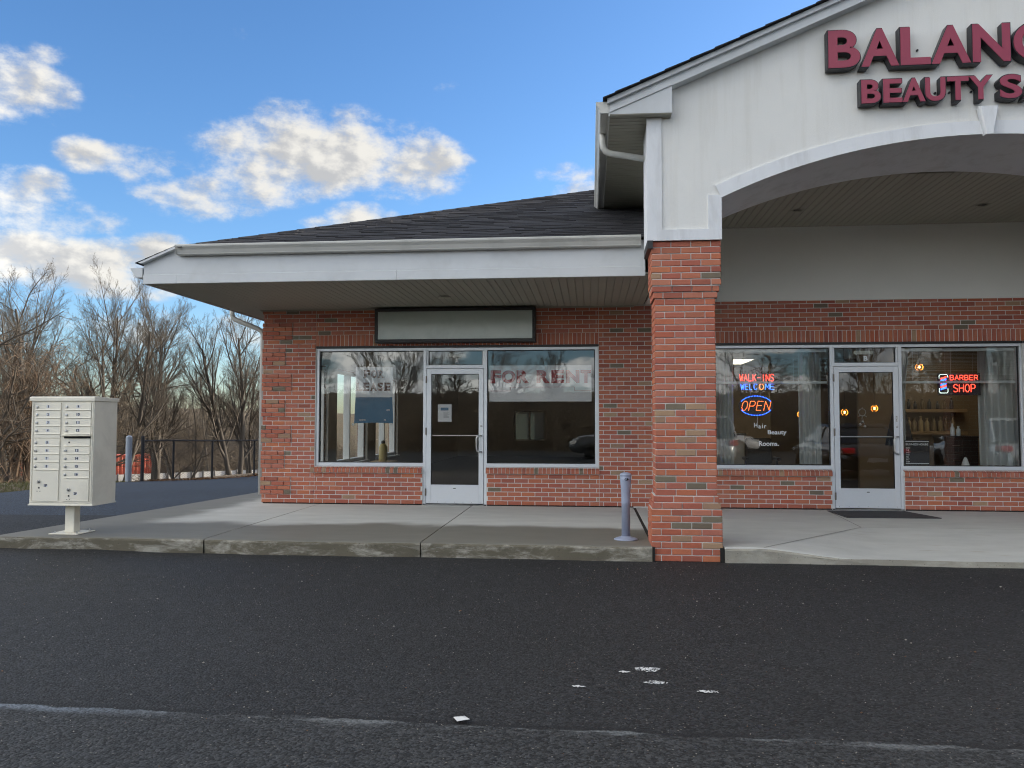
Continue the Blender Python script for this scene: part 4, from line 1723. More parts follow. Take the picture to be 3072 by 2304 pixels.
# ---------------------------------------------------------------- right shop: lit signs
STROKE = {
    'W': [[(0, 1), (.25, 0), (.5, .75), (.75, 0), (1, 1)]], 'A': [[(0, 0), (.5, 1), (1, 0)], [(.2, .38), (.8, .38)]],
    'L': [[(0, 1), (0, 0), (.85, 0)]], 'K': [[(0, 0), (0, 1)], [(.9, 1), (0, .45)], [(.3, .63), (.95, 0)]], '-': [[(.1, .5), (.9, .5)]],
    'I': [[(.5, 0), (.5, 1)]], 'N': [[(0, 0), (0, 1), (1, 0), (1, 1)]], 'S': [[(.95, .85), (.75, 1), (.25, 1), (.03, .82), (.1, .6), (.85, .42), (.98, .2), (.75, 0), (.22, 0), (.02, .15)]],
    'E': [[(.95, 1), (0, 1), (0, 0), (.95, 0)], [(0, .52), (.8, .52)]], 'C': [[(.97, .82), (.7, 1), (.3, 1), (.03, .72), (.03, .28), (.3, 0), (.7, 0), (.97, .18)]],
    'O': [[(.3, 1), (.03, .72), (.03, .28), (.3, 0), (.7, 0), (.97, .28), (.97, .72), (.7, 1), (.3, 1)]], 'M': [[(0, 0), (0, 1), (.5, .35), (1, 1), (1, 0)]],
    'P': [[(0, 0), (0, 1), (.7, 1), (.95, .85), (.95, .62), (.7, .46), (0, .46)]], 'B': [[(0, 0), (0, 1), (.7, 1), (.9, .85), (.9, .65), (.7, .52), (0, .52)], [(.7, .52), (.97, .36), (.97, .14), (.7, 0), (0, 0)]],
    'R': [[(0, 0), (0, 1), (.7, 1), (.95, .85), (.95, .62), (.7, .48), (0, .48)], [(.5, .48), (.97, 0)]], 'H': [[(0, 0), (0, 1)], [(1, 0), (1, 1)], [(0, .5), (1, .5)]]}


def dots_on(b, pts, step, r):
    acc = 0.0
    for (p, q) in zip(pts[:-1], pts[1:]):
        p, q = Vector(p), Vector(q)
        L = (q - p).length
        t = acc
        while t <= L:
            c = p + (q - p) * (t / L if L else 0)
            v = [c + Vector(d) * r for d in ((1, 0, 0), (0, 0, 1), (-1, 0, 0), (0, 0, -1), (0, -1, 0))]
            b.add(v, [(0, 1, 4), (1, 2, 4), (2, 3, 4), (3, 0, 4)])
            t += step
        acc = t - L
    return b


def led_word(s, x0, x1, z0, z1, y, step, r, italic=0.0, name='led_row', material=None, parent=None, gap=.28):
    n = len(s)
    w = (x1 - x0) / (n - gap)
    for i, ch in enumerate(s):
        b = MB()
        for st_ in STROKE[ch]:
            pts = [(x0 + w * i + w * (1 - gap) * px + italic * (z1 - z0) * pz, y, z0 + (z1 - z0) * pz) for (px, pz) in st_]
            dots_on(b, pts, step, r)
        b.build('led_letter', material, parent)


RED, BLUE, ORG = glow('red_led', (1.0, .055, .03), 1.5), glow('blue_led', (.02, .10, 1.0), 2.0), glow('orange_led', (1.0, .17, .035), 1.5)
WHT = glow('white_led', (.75, .95, .85), 1.0)
smoke = mat('dark_sign_board', (.02, .02, .024), .35, var=.1)
YS = .235
s1 = thing('led_sign', 'red and blue WALK-INS WELCOME lit sign in the right shop window', 'sign', (4.69, YS, 1.79))
led_word('WALK-INS', 4.440, 4.955, 1.950, 2.052, YS - .012, .0075, .0058, 0, material=RED, parent=s1)
led_word('WELC', 4.455, 4.700, 1.818, 1.905, YS - .012, .0075, .0058, 0, material=BLUE, parent=s1)
led_word('O', 4.735, 4.800, 1.818, 1.905, YS - .012, .0075, .0058, 0, material=ORG, parent=s1, gap=0)
led_word('ME', 4.830, 4.960, 1.818, 1.905, YS - .012, .0075, .0058, 0, material=BLUE, parent=s1)
b = MB()
b.box(4.425, 4.975, YS, YS + .006, 1.795, 1.802)
b.box(4.425, 4.975, YS, YS + .006, 2.062, 2.069)
b.box(4.425, 4.432, YS, YS + .006, 1.802, 2.062)
b.box(4.968, 4.975, YS, YS + .006, 1.802, 2.062)
b.box(4.432, 4.968, YS, YS + .004, 1.918, 1.928)
b.build('sign_frame', smoke, s1)
b = MB()
b.tube([(4.5, YS, 2.066), (4.5, YS, 2.36)], .002, 4)
b.tube([(4.9, YS, 2.066), (4.9, YS, 2.36)], .002, 4)
b.build('hanging_wire', M['steel'], s1)
s2 = thing('led_sign', 'oval OPEN sign of red and blue lights in the right shop window', 'sign', (4.68, YS, 1.40))
led_word('OPEN', 4.455, 4.880, 1.495, 1.635, YS - .012, .0125, .0052, .22, material=ORG, parent=s2)
b = MB()
pts = []
for k in range(64):
    a = 2 * math.pi * k / 64
    if abs(math.sin(a)) < .42:
        continue
    pts.append((4.682 + .246 * math.cos(a), YS - .012, 1.566 + .150 * math.sin(a)))
for p in pts:
    dots_on(b, [p, (p[0] + .001, p[1], p[2])], .02, .0085)
b.build('led_oval', BLUE, s2)
b = MB()
b.lathe([(0, 0), (1, 0), (1, .008), (0, .008)], (0, 0, 0), 40, axis='y')
b.v = [(4.682 + v[0] * .262, YS + v[1], 1.566 + v[2] * .166) for v in b.v]
b.build('sign_board', smoke, s2)
b = MB()
b.tube([(4.71, YS - .004, 1.40), (4.70, YS - .004, 1.34), (4.705, YS, 1.30)], .006, 6)
b.tube([(4.60, YS, 1.73), (4.60, YS, 2.36)], .002, 4)
b.tube([(4.76, YS, 1.73), (4.76, YS, 2.36)], .002, 4)
b.build('cord', M['white_plastic'], s2)
s3 = thing('led_sign', 'red BARBER SHOP lit sign with striped barber pole in the far right window', 'sign', (7.68, YS, 1.70))
b = MB()
b.bbox(7.385, 8.005, YS, YS + .02, 1.722, 2.060, .004)
b.build('sign_board', smoke, s3)
led_word('BARBER', 7.565, 7.965, 1.955, 2.025, YS - .006, .0075, .0058, 0, material=RED, parent=s3)
led_word('SHOP', 7.610, 7.925, 1.775, 1.885, YS - .006, .0075, .0065, 0, material=RED, parent=s3)
b = MB()
dots_on(b, [(7.405, YS - .006, 1.825), (7.405, YS - .006, 1.775), (7.42, YS - .006, 1.757), (7.515, YS - .006, 1.757), (7.53, YS - .006, 1.775), (7.53, YS - .006, 1.825)], .0125, .0056)
dots_on(b, [(7.405, YS - .006, 1.985), (7.405, YS - .006, 2.020), (7.42, YS - .006, 2.038), (7.515, YS - .006, 2.038), (7.53, YS - .006, 2.020), (7.53, YS - .006, 1.985)], .0125, .0056)
b.build('led_outline', WHT, s3)
for k in range(6):
    b = MB()
    zz = 1.80 + k * .032
    b.add([(7.425, YS - .004, zz), (7.51, YS - .004, zz + .028), (7.51, YS - .004, zz + .052), (7.425, YS - .004, zz + .024)], [(0, 1, 2, 3)])
    b.build('led_stripe', BLUE if k % 2 == 0 else RED, s3)
b = MB()
b.tube([(7.5, YS + .01, 2.055), (7.5, YS + .01, 2.36)], .002, 4)
b.tube([(7.9, YS + .01, 2.055), (7.9, YS + .01, 2.36)], .002, 4)
b.build('hanging_wire', M['steel'], s3)

hb = thing('window_lettering', 'white Hair Beauty Rooms lettering on the right shop window glass', 'lettering', (4.85, .086, .94))
for (s, x0, x1, z0, z1) in (('H', 4.622, 4.672, 1.228, 1.302), ('a', 4.686, 4.722, 1.215, 1.262), ('i', 4.742, 4.752, 1.217, 1.290), ('r', 4.772, 4.805, 1.217, 1.262), ('Beauty', 4.825, 5.105, 1.105, 1.192), ('Rooms.', 4.690, 4.985, .948, 1.020)):
    lettering('vinyl_word', s, x0, x1, z0, z1, .0865, .0015, M['vinyl_white'], hb, .022)

bh = thing('hours_sign', 'black BUSINESS HOURS sign with white lettering low in the far right window', 'sign', (7.0, .10, .66))
b = MB()
b.box(6.836, 7.190, .106, .112, .672, 1.045)
b.build('sign_board', smoke, bh)
b = MB()
b.box(6.846, 7.180, .1035, .1055, 1.018, 1.030)
b.box(6.846, 7.180, .1035, .1055, .688, .700)
b.build('white_rule', M['vinyl_white'], bh)
lettering('sign_text', 'BUSINESS HOURS', 6.850, 7.175, .965, .995, .1055, .0012, M['vinyl_white'], bh, .02)
for i, d in enumerate(('MON', 'TUE', 'WED', 'THU', 'FRI', 'SAT', 'SUN')):
    w = {'MON': .058, 'TUE': .045, 'WED': .060, 'THU': .048, 'FRI': .038, 'SAT': .048, 'SUN': .05}[d]
    lettering('sign_text', d, 6.852, 6.852 + w, .915 - i * .034, .937 - i * .034, .1055, .0012, M['vinyl_white'], bh, .01)

pl = thing('pull_plate', 'small PULL plate on the stile of the right shop door', 'sign', (gB[1] + .04, .02, 1.30))
b = MB()
b.bbox(gB[1] + .022, gB[1] + .058, .014, .0215, 1.318, 1.412, .002)
b.build('plate', M['white_plastic'], pl)
for i, ch in enumerate('PULL'):
    lettering('plate_letter', ch, gB[1] + .032, gB[1] + .048, 1.390 - i * .022, 1.406 - i * .022, .0138, .001, M['black'], pl)

orn = thing('door_ornament', 'silver ring with hanging baubles on the right shop door glass', 'ornament', (6.22, .06, 1.2))
b = MB()
cx, cz = 6.215, 1.463
b.tube([(cx + .052 * math.cos(a), .066, cz + .052 * math.sin(a)) for a in [2 * math.pi * k / 20 for k in range(21)]], .0045, 6)
b.tube([(cx, .066, cz + .05), (cx, .060, cz + .075)], .004, 5)
b.build('ring', M['steel'], orn, smooth=True)
b = MB()
b.tube([(cx - .055, .066, cz - .065), (cx - .03, .066, cz - .05), (cx, .066, cz - .06), (cx + .03, .066, cz - .05), (cx + .06, .066, cz - .07)], .008, 5)
b.tube([(cx, .066, cz - .05), (cx + .004, .066, cz - .13)], .002, 4)
b.tube([(cx, .066, cz - .05), (cx - .03, .066, cz - .17)], .002, 4)
b.tube([(cx, .066, cz - .05), (cx + .035, .066, cz - .20)], .002, 4)
b.build('bow', M['steel'], orn)
for (ox, oz) in ((.004, -.145), (-.032, -.185), (.036, -.215)):
    b = MB()
    b.lathe([(.021 * math.sin(math.pi * k / 8), -.021 * math.cos(math.pi * k / 8)) for k in range(9)], (cx + ox, .066, cz + oz), 12)
    b.build('bauble', M['steel'], orn, smooth=True)

# floor mat at the right shop door
b = MB()
b.prism([(5.60, -.22), (6.70, -.20), (6.88, -1.01), (5.625, -1.06)][::-1], .001, .013, 'z')
tag(b.build('door_mat', mat('rubber_mat', (.045, .047, .052), .85, var=.2, vscale=5, var2=.3, v2scale=120, bump=.5, bscale=130)), 'dark grey rubber mat lying in front of the right shop door', 'mat')

# ---------------------------------------------------------------- right shop: interior
M['blind'] = mat('blind_slat', (.74, .78, .77), .5, var=.04, trans=.35)
M['curtain'] = mat('sheer_curtain', (.68, .70, .68), .85, var=.08, vscale=6, trans=.4)


def blind(label, x0, x1, zs):
    r = thing('window_blind', label, 'blind', (x0, .15, 1.9))
    b = MB()
    b.bbox(x0, x1, .125, .175, 2.385, 2.432, .003)
    b.build('headrail', M['blind'], r)
    me = MB()
    me.add([(x0, .130, -.002), (x1, .130, -.002), (x1, .148, .002), (x0, .148, .002), (x0, .166, .003), (x1, .166, .003)], [(0, 1, 2, 3), (3, 2, 5, 4)])
    me = me.mesh('slat', M['blind'])
    for z in zs:
        o = bpy.data.objects.new('slat', me)
        o.location = (0, 0, z)
        link(o, r)
    b = MB()
    b.bbox(x0, x1, .128, .165, 1.900, 1.938, .004)
    b.build('bottom_rail', M['blind'], r)
    b = MB()
    for x in (x0 + .18, (x0 + x1) / 2 - .1, x1 - .5, x1 - .16):
        b.box(x, x + .0035, .124, .126, 1.91, 2.39)
    b.build('ladder_cord', M['blind'], r)


blind('venetian blind raised halfway in the right shop window behind the WALK-INS sign', 4.04, 5.725, [2.372 - .0205 * i for i in range(21)])
blind('venetian blind raised halfway in the far right window above the BARBER SHOP sign', 6.80, 8.455, [2.372 - .0205 * i for i in range(10)] + [2.16, 2.13, 2.095, 2.05, 2.03, 1.99, 1.965])


def curtain(label, x0, x1, y, z0, z1, folds, amp, tie=0.0):
    b = MB()
    nx, nz = folds * 8, 14
    for side in (0, 1):
        for j in range(nz + 1):
            w = j / nz
            pull = tie * math.sin(math.pi * min(1, (1 - w) / .6) * .5) if tie else 0
            for i in range(nx + 1):
                u = i / nx
                x = x0 + (x1 - x0) * u * (1 - abs(pull)) + (0 if pull >= 0 else (x1 - x0) * -pull)
                b.v.append((x, y + amp * math.sin(2 * math.pi * folds * u + .6 * math.sin(3 * w)) + .003 * side, z0 + (z1 - z0) * w))
    n = (nx + 1) * (nz + 1)
    for side in (0, 1):
        for j in range(nz):
            for i in range(nx):
                q = (side * n + j * (nx + 1) + i, side * n + j * (nx + 1) + i + 1, side * n + (j + 1) * (nx + 1) + i + 1, side * n + (j + 1) * (nx + 1) + i)
                b.f.append(q if side == 0 else q[::-1])
    b.mi = [0] * len(b.f)
    return tag(b.build('curtain', M['curtain'], smooth=True), label, 'curtain', 'curtains in the right shop')


curtain('narrow grey curtain at the pier side of the right shop window', 4.10, 4.36, .32, .66, 2.40, 4, .035)
curtain('pale folded curtain beside the right shop door, left of it', 5.36, 5.70, .36, .66, 2.40, 4, .03)
curtain('thin white curtain just right of the right shop door', 6.86, 7.02, .36, .66, 2.40, 3, .02, .45)
curtain('wide pale folded curtain at the right edge of the far right window', 8.02, 8.62, .34, .66, 2.42, 6, .05)
b = MB()
b.bbox(3.99, 5.70, .245, .46, .592, .645, .004)
tag(b.build('window_ledge', M['white_plastic']), 'white inner ledge under the right shop window left of the door', 'ledge')
b = MB()
b.bbox(6.83, 8.6, .245, .46, .592, .645, .004)
tag(b.build('window_ledge', M['white_plastic']), 'white inner ledge under the far right shop window', 'ledge')

# ceiling lights of the right shop
panel_glow = glow('fluorescent_panel', (1.0, .93, .70), 0.9)
for (x0, x1, y0, y1, lab) in ((5.20, 5.82, 6.0, 7.6, 'lit fluorescent ceiling panel seen at the top of the right shop window'),
                              (7.55, 8.15, 7.3, 8.5, 'small lit ceiling panel far back in the right shop'),
                              (4.20, 4.80, 1.9, 3.1, 'lit ceiling panel near the window of the right shop'),
                              (8.30, 8.90, 1.7, 2.9, 'lit ceiling panel over the barber counter')):
    r = thing('ceiling_panel', lab, 'light', ((x0 + x1) / 2, (y0 + y1) / 2, 2.72), 'ceiling panels in the right shop')
    b = MB()
    for (a, e, c, d) in ((x0 - .03, x0, y0 - .03, y1 + .03), (x1, x1 + .03, y0 - .03, y1 + .03), (x0, x1, y0 - .03, y0), (x0, x1, y1, y1 + .03)):
        b.box(a, e, c, d, 2.725, 2.7495)
    b.build('frame', M['white_plastic'], r)
    b = MB()
    b.box(x0, x1, y0, y1, 2.733, 2.748)
    b.build('diffuser', panel_glow, r)
bulb = glow('warm_bulb', (1.0, .48, .12), 8.2)
gold = mat('gold_wire', (.75, .48, .15), .25, 1.0, var=.1)
for (x, y, z, lab) in ((6.70, 2.5, 1.49, 'left gold globe pendant lamp seen through the right shop door'), (7.22, 2.5, 1.56, 'right gold globe pendant lamp seen through the right shop door'),
                       (5.93, 2.5, 1.45, 'gold globe pendant lamp seen through the right shop window'), (7.46, 1.1, 2.21, 'gold pendant lamp behind the blind of the far right window')):
    r = thing('pendant_lamp', lab, 'lamp', (x, y, z - .1), 'gold pendants in the right shop')
    b = MB()
    b.tube([(x, y, z + .06), (x, y, 2.75)], .004, 5)
    b.build('cord', M['black'], r)
    b = MB()
    for k in range(6):
        a = math.pi * k / 6
        b.tube([(x + .06 * math.sin(t) * math.cos(a), y + .06 * math.sin(t) * math.sin(a), z + .06 * math.cos(t)) for t in [2 * math.pi * q / 16 for q in range(17)]], .0035, 4)
    for zz in (-.03, 0, .03):
        rr = math.sqrt(.06 ** 2 - zz ** 2)
        b.tube([(x + rr * math.cos(t), y + rr * math.sin(t), z + zz) for t in [2 * math.pi * q / 16 for q in range(17)]], .0035, 4)
    b.build('wire_globe', gold, r)
    b = MB()
    b.lathe([(.018 * math.sin(math.pi * k / 8), -.022 * math.cos(math.pi * k / 8)) for k in range(9)], (x, y, z), 12)
    b.build('bulb', bulb, r, smooth=True)

dark_wood = mat('black_lacquer', (.018, .015, .014), .3, var=.2)
cb = thing('drawer_cabinet', 'black drawer cabinet with metal handles in the far right window', 'cabinet', (8.0, 1.15, 0))
b = MB()
b.bbox(7.78, 8.26, .92, 1.40, .004, 1.06, .004)
b.bbox(7.76, 8.28, .90, 1.42, 1.06, 1.092, .004)
b.build('body', dark_wood, cb)
for k in range(4):
    z0 = .12 + k * .235
    b = MB()
    b.bbox(7.79, 8.02, .905, .92, z0, z0 + .225, .004)
    d = b.build('drawer', dark_wood, cb)
    b = MB()
    b.tube([(7.86, .885, z0 + .12), (7.97, .885, z0 + .12)], .006, 6)
    b.build('handle', M['steel'], d)
bot = MB()
bot.lathe([(.030, 0), (.034, .01), (.034, .13), (.016, .155), (.014, .185), (.018, .187), (.018, .20), (0, .20)], (0, 0, 0), 14)
bme = bot.mesh('bottle', mat('white_bottle', (.66, .70, .70), .35, var=.06), True)
amber = bot.mesh('bottle', mat('amber_bottle', (.30, .22, .12), .3, var=.2, rnd=.5), True)
dark = bot.mesh('bottle', mat('dark_bottle', (.05, .045, .045), .3, var=.2, rnd=.5), True)


def bottle(x, y, z, me, label, s=(1, 1, 1), group=None):
    o = bpy.data.objects.new('bottle', me)
    o.location = (x, y, z)
    o.scale = s
    COL.objects.link(o)
    tag(o, label, 'bottle', group)


bottle(7.95, 1.1, 1.092, bme, 'taller white spray bottle on the black drawer cabinet', (1, 1, 1.0))
bottle(8.06, 1.14, 1.092, bme, 'shorter white bottle on the right of the black drawer cabinet', (1, 1, .8))
bottle(8.44, .35, .645, bme, 'large pale pump bottle on the ledge at the right edge of the window', (1.6, 1.6, 1.15))
b = MB()
b.lathe([(.055, 0), (.052, .03), (.030, .10), (.012, .135), (0, .14)], (7.80, .33, .645), 18)
tag(b.build('white_cone', M['white_plastic'], smooth=True), 'small white cone standing on the ledge of the far right window', 'ornament')
pw = MB()
pw.box(7.30, 9.855, 3.60, 3.70, .004, 2.749)
pw.build('partition', M['room_b'], B)
for zz, lab in ((1.56, 'upper wooden wall shelf in the barber shop'), (1.14, 'lower wooden wall shelf in the barber shop')):
    sh = thing('wall_shelf', lab, 'shelf', (8.6, 3.5, zz))
    b = MB()
    b.bbox(7.95, 9.2, 3.36, 3.598, zz - .06, zz, .004)
    b.build('board', mat('shelf_wood', (.34, .22, .11), .6, var=.2, vscale=3), sh)
    b = MB()
    for x in (8.1, 9.0):
        b.prism([(3.40, zz - .06), (3.598, zz - .06), (3.598, zz - .20)], x, x + .02, 'x')
    b.build('bracket', M['black'], sh)
rng = random.Random(31)
for k in range(8):
    bottle(8.05 + k * .13 + rng.uniform(-.02, .02), 3.46, 1.56, dark if k % 3 else amber, 'dark bottle standing on the upper barber shop shelf', (1, 1, rng.uniform(.7, 1.1)), 'bottles on the upper shelf')
for k in range(9):
    bottle(8.05 + k * .115 + rng.uniform(-.01, .01), 3.46, 1.14, amber, 'tan bottle standing on the lower barber shop shelf', (1.25, 1.25, rng.uniform(1.2, 1.45)), 'bottles on the lower shelf')
cs = thing('coat_stand', 'coat stand with hanging black cape seen through the far right window', 'coat stand', (7.32, 1.6, 0))
b = MB()
b.tube([(7.32, 1.6, .004), (7.32, 1.6, 1.72)], .014, 8)
b.lathe([(.17, .004), (.17, .02), (.03, .04)], (7.32, 1.6, 0), 18)
b.build('pole', M['steel'], cs)
b = MB()
prof = [(.035, 1.66), (.06, 1.62), (.10, 1.48), (.14, 1.30), (.19, 1.05), (.21, .92)]
n = 32
for (r_, z_) in prof:
    for k in range(n):
        a = 2 * math.pi * k / n
        rr = r_ * (1 + .13 * math.sin(7 * a))
        b.v.append((7.32 + rr * math.cos(a), 1.6 + rr * .7 * math.sin(a), z_))
for i in range(len(prof) - 1):
    for k in range(n):
        b.f.append((i * n + k, (i + 1) * n + k, (i + 1) * n + (k + 1) % n, i * n + (k + 1) % n))
b.mi = [0] * len(b.f)
b.build('cape', mat('black_cloth', (.02, .02, .022), .8, var=.2), cs, smooth=True)
ch = thing('salon_chair', 'black salon chair inside the right shop behind the left window', 'chair', (5.2, 2.4, 0))
b = MB()
b.lathe([(.27, .004), (.27, .02), (.05, .05), (.04, .40)], (5.2, 2.4, 0), 24)
b.build('base', M['steel'], ch, smooth=True)
b = MB()
b.bbox(4.94, 5.46, 2.15, 2.65, .40, .52, .03)
b.build('seat', dark_wood, ch)
b = MB()
b.bbox(4.96, 5.44, 2.62, 2.72, .53, 1.02, .03)
b.build('backrest', dark_wood, ch)
for sx in (4.90, 5.44):
    b = MB()
    b.bbox(sx, sx + .06, 2.2, 2.62, .62, .68, .015)
    b.bbox(sx + .015, sx + .045, 2.36, 2.42, .50, .62, .005)
    b.build('armrest', dark_wood, ch)
dk = thing('reception_desk', 'pale reception desk inside the right shop', 'desk', (4.55, 4.3, 0))
b = MB()
b.bbox(3.9, 5.2, 4.0, 4.05, .004, 1.04, .004)
b.bbox(3.9, 3.95, 4.05, 4.6, .004, 1.04, .004)
b.bbox(5.15, 5.2, 4.05, 4.6, .004, 1.04, .004)
b.build('panel', mat('pale_laminate', (.55, .54, .50), .5, var=.05), dk)
b = MB()
b.bbox(3.86, 5.24, 3.94, 4.62, 1.04, 1.08, .006)
b.build('top', dark_wood, dk)

# ================================================================== STREET FURNITURE
# cluster mailbox
M['mailbox'] = mat('sandstone_powder_coat', (.84, .80, .68), .5, var=.05, vscale=2.0, var2=.05, v2scale=220, bump=.12, bscale=260, bdist=.001, dirt=(.36, .33, .26), dscale=1.7, damt=.18)
M['label_white'] = mat('label_plate', (.66, .68, .72), .5, var=.05)
M['label_ink'] = mat('label_ink', (.012, .015, .035), .5)
mx = thing('cluster_mailbox', 'beige cluster mailbox with numbered doors on a square pedestal by the kerb', 'mailbox', (-3.965, -3.53, 0))
X0, X1, Y0, Y1 = -4.36, -3.575, -3.76, -3.30
b = MB()
b.bbox(X0 + .006, X1 - .006, Y0 + .006, Y1, .352, 1.548, .004)
b.bbox(X0 - .004, X1 + .002, Y0 - .004, Y1 + .004, .338, .356, .003)
cab = b.build('cabinet', M['mailbox'], mx)
b = MB()
b.prism([(Y0 - .016, 1.549), (Y1 + .012, 1.549), (Y1 + .012, 1.588), (Y0 + .02, 1.600), (Y0 - .010, 1.594), (Y0 - .016, 1.586)], X0 - .008, X1 + .008, 'x')
b.build('hood', M['mailbox'], mx)
b = MB()
for (x0, x1) in ((X0 + .02, X0 + .032), (X1 - .032, X1 - .02)):
    b.box(x0, x1, Y0 - .002, Y0 + .006, .375, 1.535)
b.box(X0 + .032, X1 - .032, Y0 - .002, Y0 + .006, .375, .385)
b.build('frame_edge', M['mailbox'], mx)
b = MB()
b.bbox(-4.022, -3.908, -3.588, -3.474, .012, .337, .004)
b.build('pedestal', M['mailbox'], mx)
b = MB()
b.bbox(-4.135, -3.775, -3.715, -3.375, .001, .012, .003)
bp = b.build('base_plate', M['mailbox'], mx)
for (bx, by) in ((-4.09, -3.665), (-3.82, -3.665), (-4.09, -3.42), (-3.82, -3.42)):
    b = MB()
    b.lathe([(.014, .012), (.014, .022), (.007, .022), (.007, .034), (0, .034)], (bx, by, 0), 6)
    b.build('bolt', M['steel'], bp)
fx = lambda u: X0 + (u - 50) * (X1 - X0) / 653
fz = lambda u: .338 + (1232 - u) * 1.255 / 1117


def mail_door(u0, u1, v0, v1, num, big=False):
    x0, x1, z0, z1 = fx(u0), fx(u1), fz(v1), fz(v0)
    b = MB()
    b.bbox(x0 + .004, x1 - .004, Y0 - .006, Y0 + .006, z0 + .004, z1 - .004, .002)
    if not big:
        b.prism([(Y0 - .012, z0 + .004), (Y0 - .006, z0 + .003), (Y0 - .006, z0 + .016)], x0 + .006, x1 - .006, 'x')
    d = b.build('mail_door' if not big else 'parcel_door', M['mailbox'], mx)
    if num is None:
        b = MB()
        b.lathe([(.010, 0), (.010, -.003), (0, -.003)], (x0 + .07, Y0 - .006, (z0 + z1) / 2), 12, axis='y')
        b.build('key_hole', M['black'], d)
        return
    if big:
        cx, cz = fx(u0 + 68), fz(v0 + 115)
        b = MB()
        b.lathe([(.017, 0), (.017, -.012), (.010, -.016), (0, -.016)], (cx, Y0 - .006, cz), 14, axis='y')
        b.box(cx - .004, cx + .004, Y0 - .030, Y0 - .014, cz - .020, cz + .016)
        b.build('lock', M['steel'], d)
        b = MB()
        b.lathe([(.010, 0), (.010, -.003), (0, -.003)], (cx + .004, Y0 - .006, cz - .072), 12, axis='y')
        for q in (-.018, .018):
            b.lathe([(.005, 0), (.005, -.002), (0, -.002)], (cx + q, Y0 - .006, cz - .112), 8, axis='y')
        b.build('key_hole', M['black'], d)
        lx, lz = fx(u0 + 138), fz(v0 + 155)
    else:
        b = MB()
        cx, cz = fx(u0 + 24), fz((v0 + v1) / 2 + 4)
        b.lathe([(.016, 0), (.016, -.008), (.011, -.012), (0, -.012)], (cx, Y0 - .006, cz), 14, axis='y')
        b.build('lock', M['steel'], d)
        lx, lz = (x0 + x1) / 2 + .004, fz((v0 + v1) / 2)
    b = MB()
    b.box(lx - .022, lx + .022, Y0 - .0072, Y0 - .0058, lz - .016, lz + .016)
    b.build('number_label', M['label_white'], d)
    w = .009 if len(num) == 1 else .019
    if num == '1':
        w = .005
    lettering('number', num, lx - w, lx + w, lz - .0155, lz + .0155, Y0 - .0072, .001, M['label_ink'], d, .04)


for i, v0 in enumerate((172, 254, 336, 418)):
    mail_door(95, 365, v0, v0 + 80, str(i + 1))
    mail_door(400, 674, v0, v0 + 80, str(i + 9))
for i, v0 in enumerate((543, 625, 706, 788)):
    mail_door(92, 362, v0, v0 + 79, str(i + 5))
for i, v0 in enumerate((623, 705, 787, 868)):
    mail_door(398, 670, v0, v0 + 79, str(i + 13))
mail_door(398, 670, 543, 620, None)
mail_door(88, 358, 870, 1190, '1P', True)
mail_door(394, 668, 950, 1190, '2P', True)
b = MB()
b.bbox(fx(92), fx(362), Y0 - .004, Y0 + .006, fz(538), fz(502), .002)
b.build('blank_panel', M['mailbox'], mx)
b = MB()
b.prism([(Y0 - .004, fz(500)), (Y0 - .040, fz(506)), (Y0 - .042, fz(511)), (Y0 - .004, fz(522))], fx(386), fx(680), 'x')
sl = b.build('outgoing_flap', M['mailbox'], mx)
b = MB()
b.box(fx(402), fx(668), Y0 - .006, Y0 + .003, fz(540), fz(523))
b.build('slot', M['dark_hole'], sl)

# cigarette receptacle post
post = thing('cigarette_post', 'blue grey plastic cigarette receptacle post on the kerb beside the brick pier', 'ash bin', (2.517, -3.40, 0))
M['bluegrey'] = mat('blue_grey_plastic', (.30, .345, .46), .45, var=.06, vscale=3, var2=.05, v2scale=60, dirt=(.22, .24, .30), dscale=4, damt=.3)
c0 = (2.517, -3.40, 0)
b = MB()
b.lathe([(.132, .001), (.134, .008), (.120, .016), (.095, .024), (.066, .030), (.054, .040), (0, .042)], c0, 28)
b.build('base', M['bluegrey'], post, smooth=True)
b = MB()
b.lathe([(.0475, .030), (.0475, .40), (.0490, .402), (.0490, .41), (.0500, .50), (.0560, .60), (.0620, .66), (.0635, .715)], c0, 28)
b.build('tube', M['bluegrey'], post, smooth=True)
b = MB()
b.lathe([(.0650, .708), (.0655, .722), (.060, .732), (.045, .742), (.022, .748), (0, .749)], c0, 28)
b.build('cap', M['bluegrey'], post, smooth=True)
b = MB()
b.lathe([(.012, 0), (.014, -.003), (.018, -.004), (.017, .004)], (2.525, -3.4615, .675), 16, axis='y')
b.v = [(v[0] + (v[0] - 2.525) * .25, v[1], v[2] - (v[2] - .675) * .2) for v in b.v]
b.build('hole', M['dark_hole'], post)

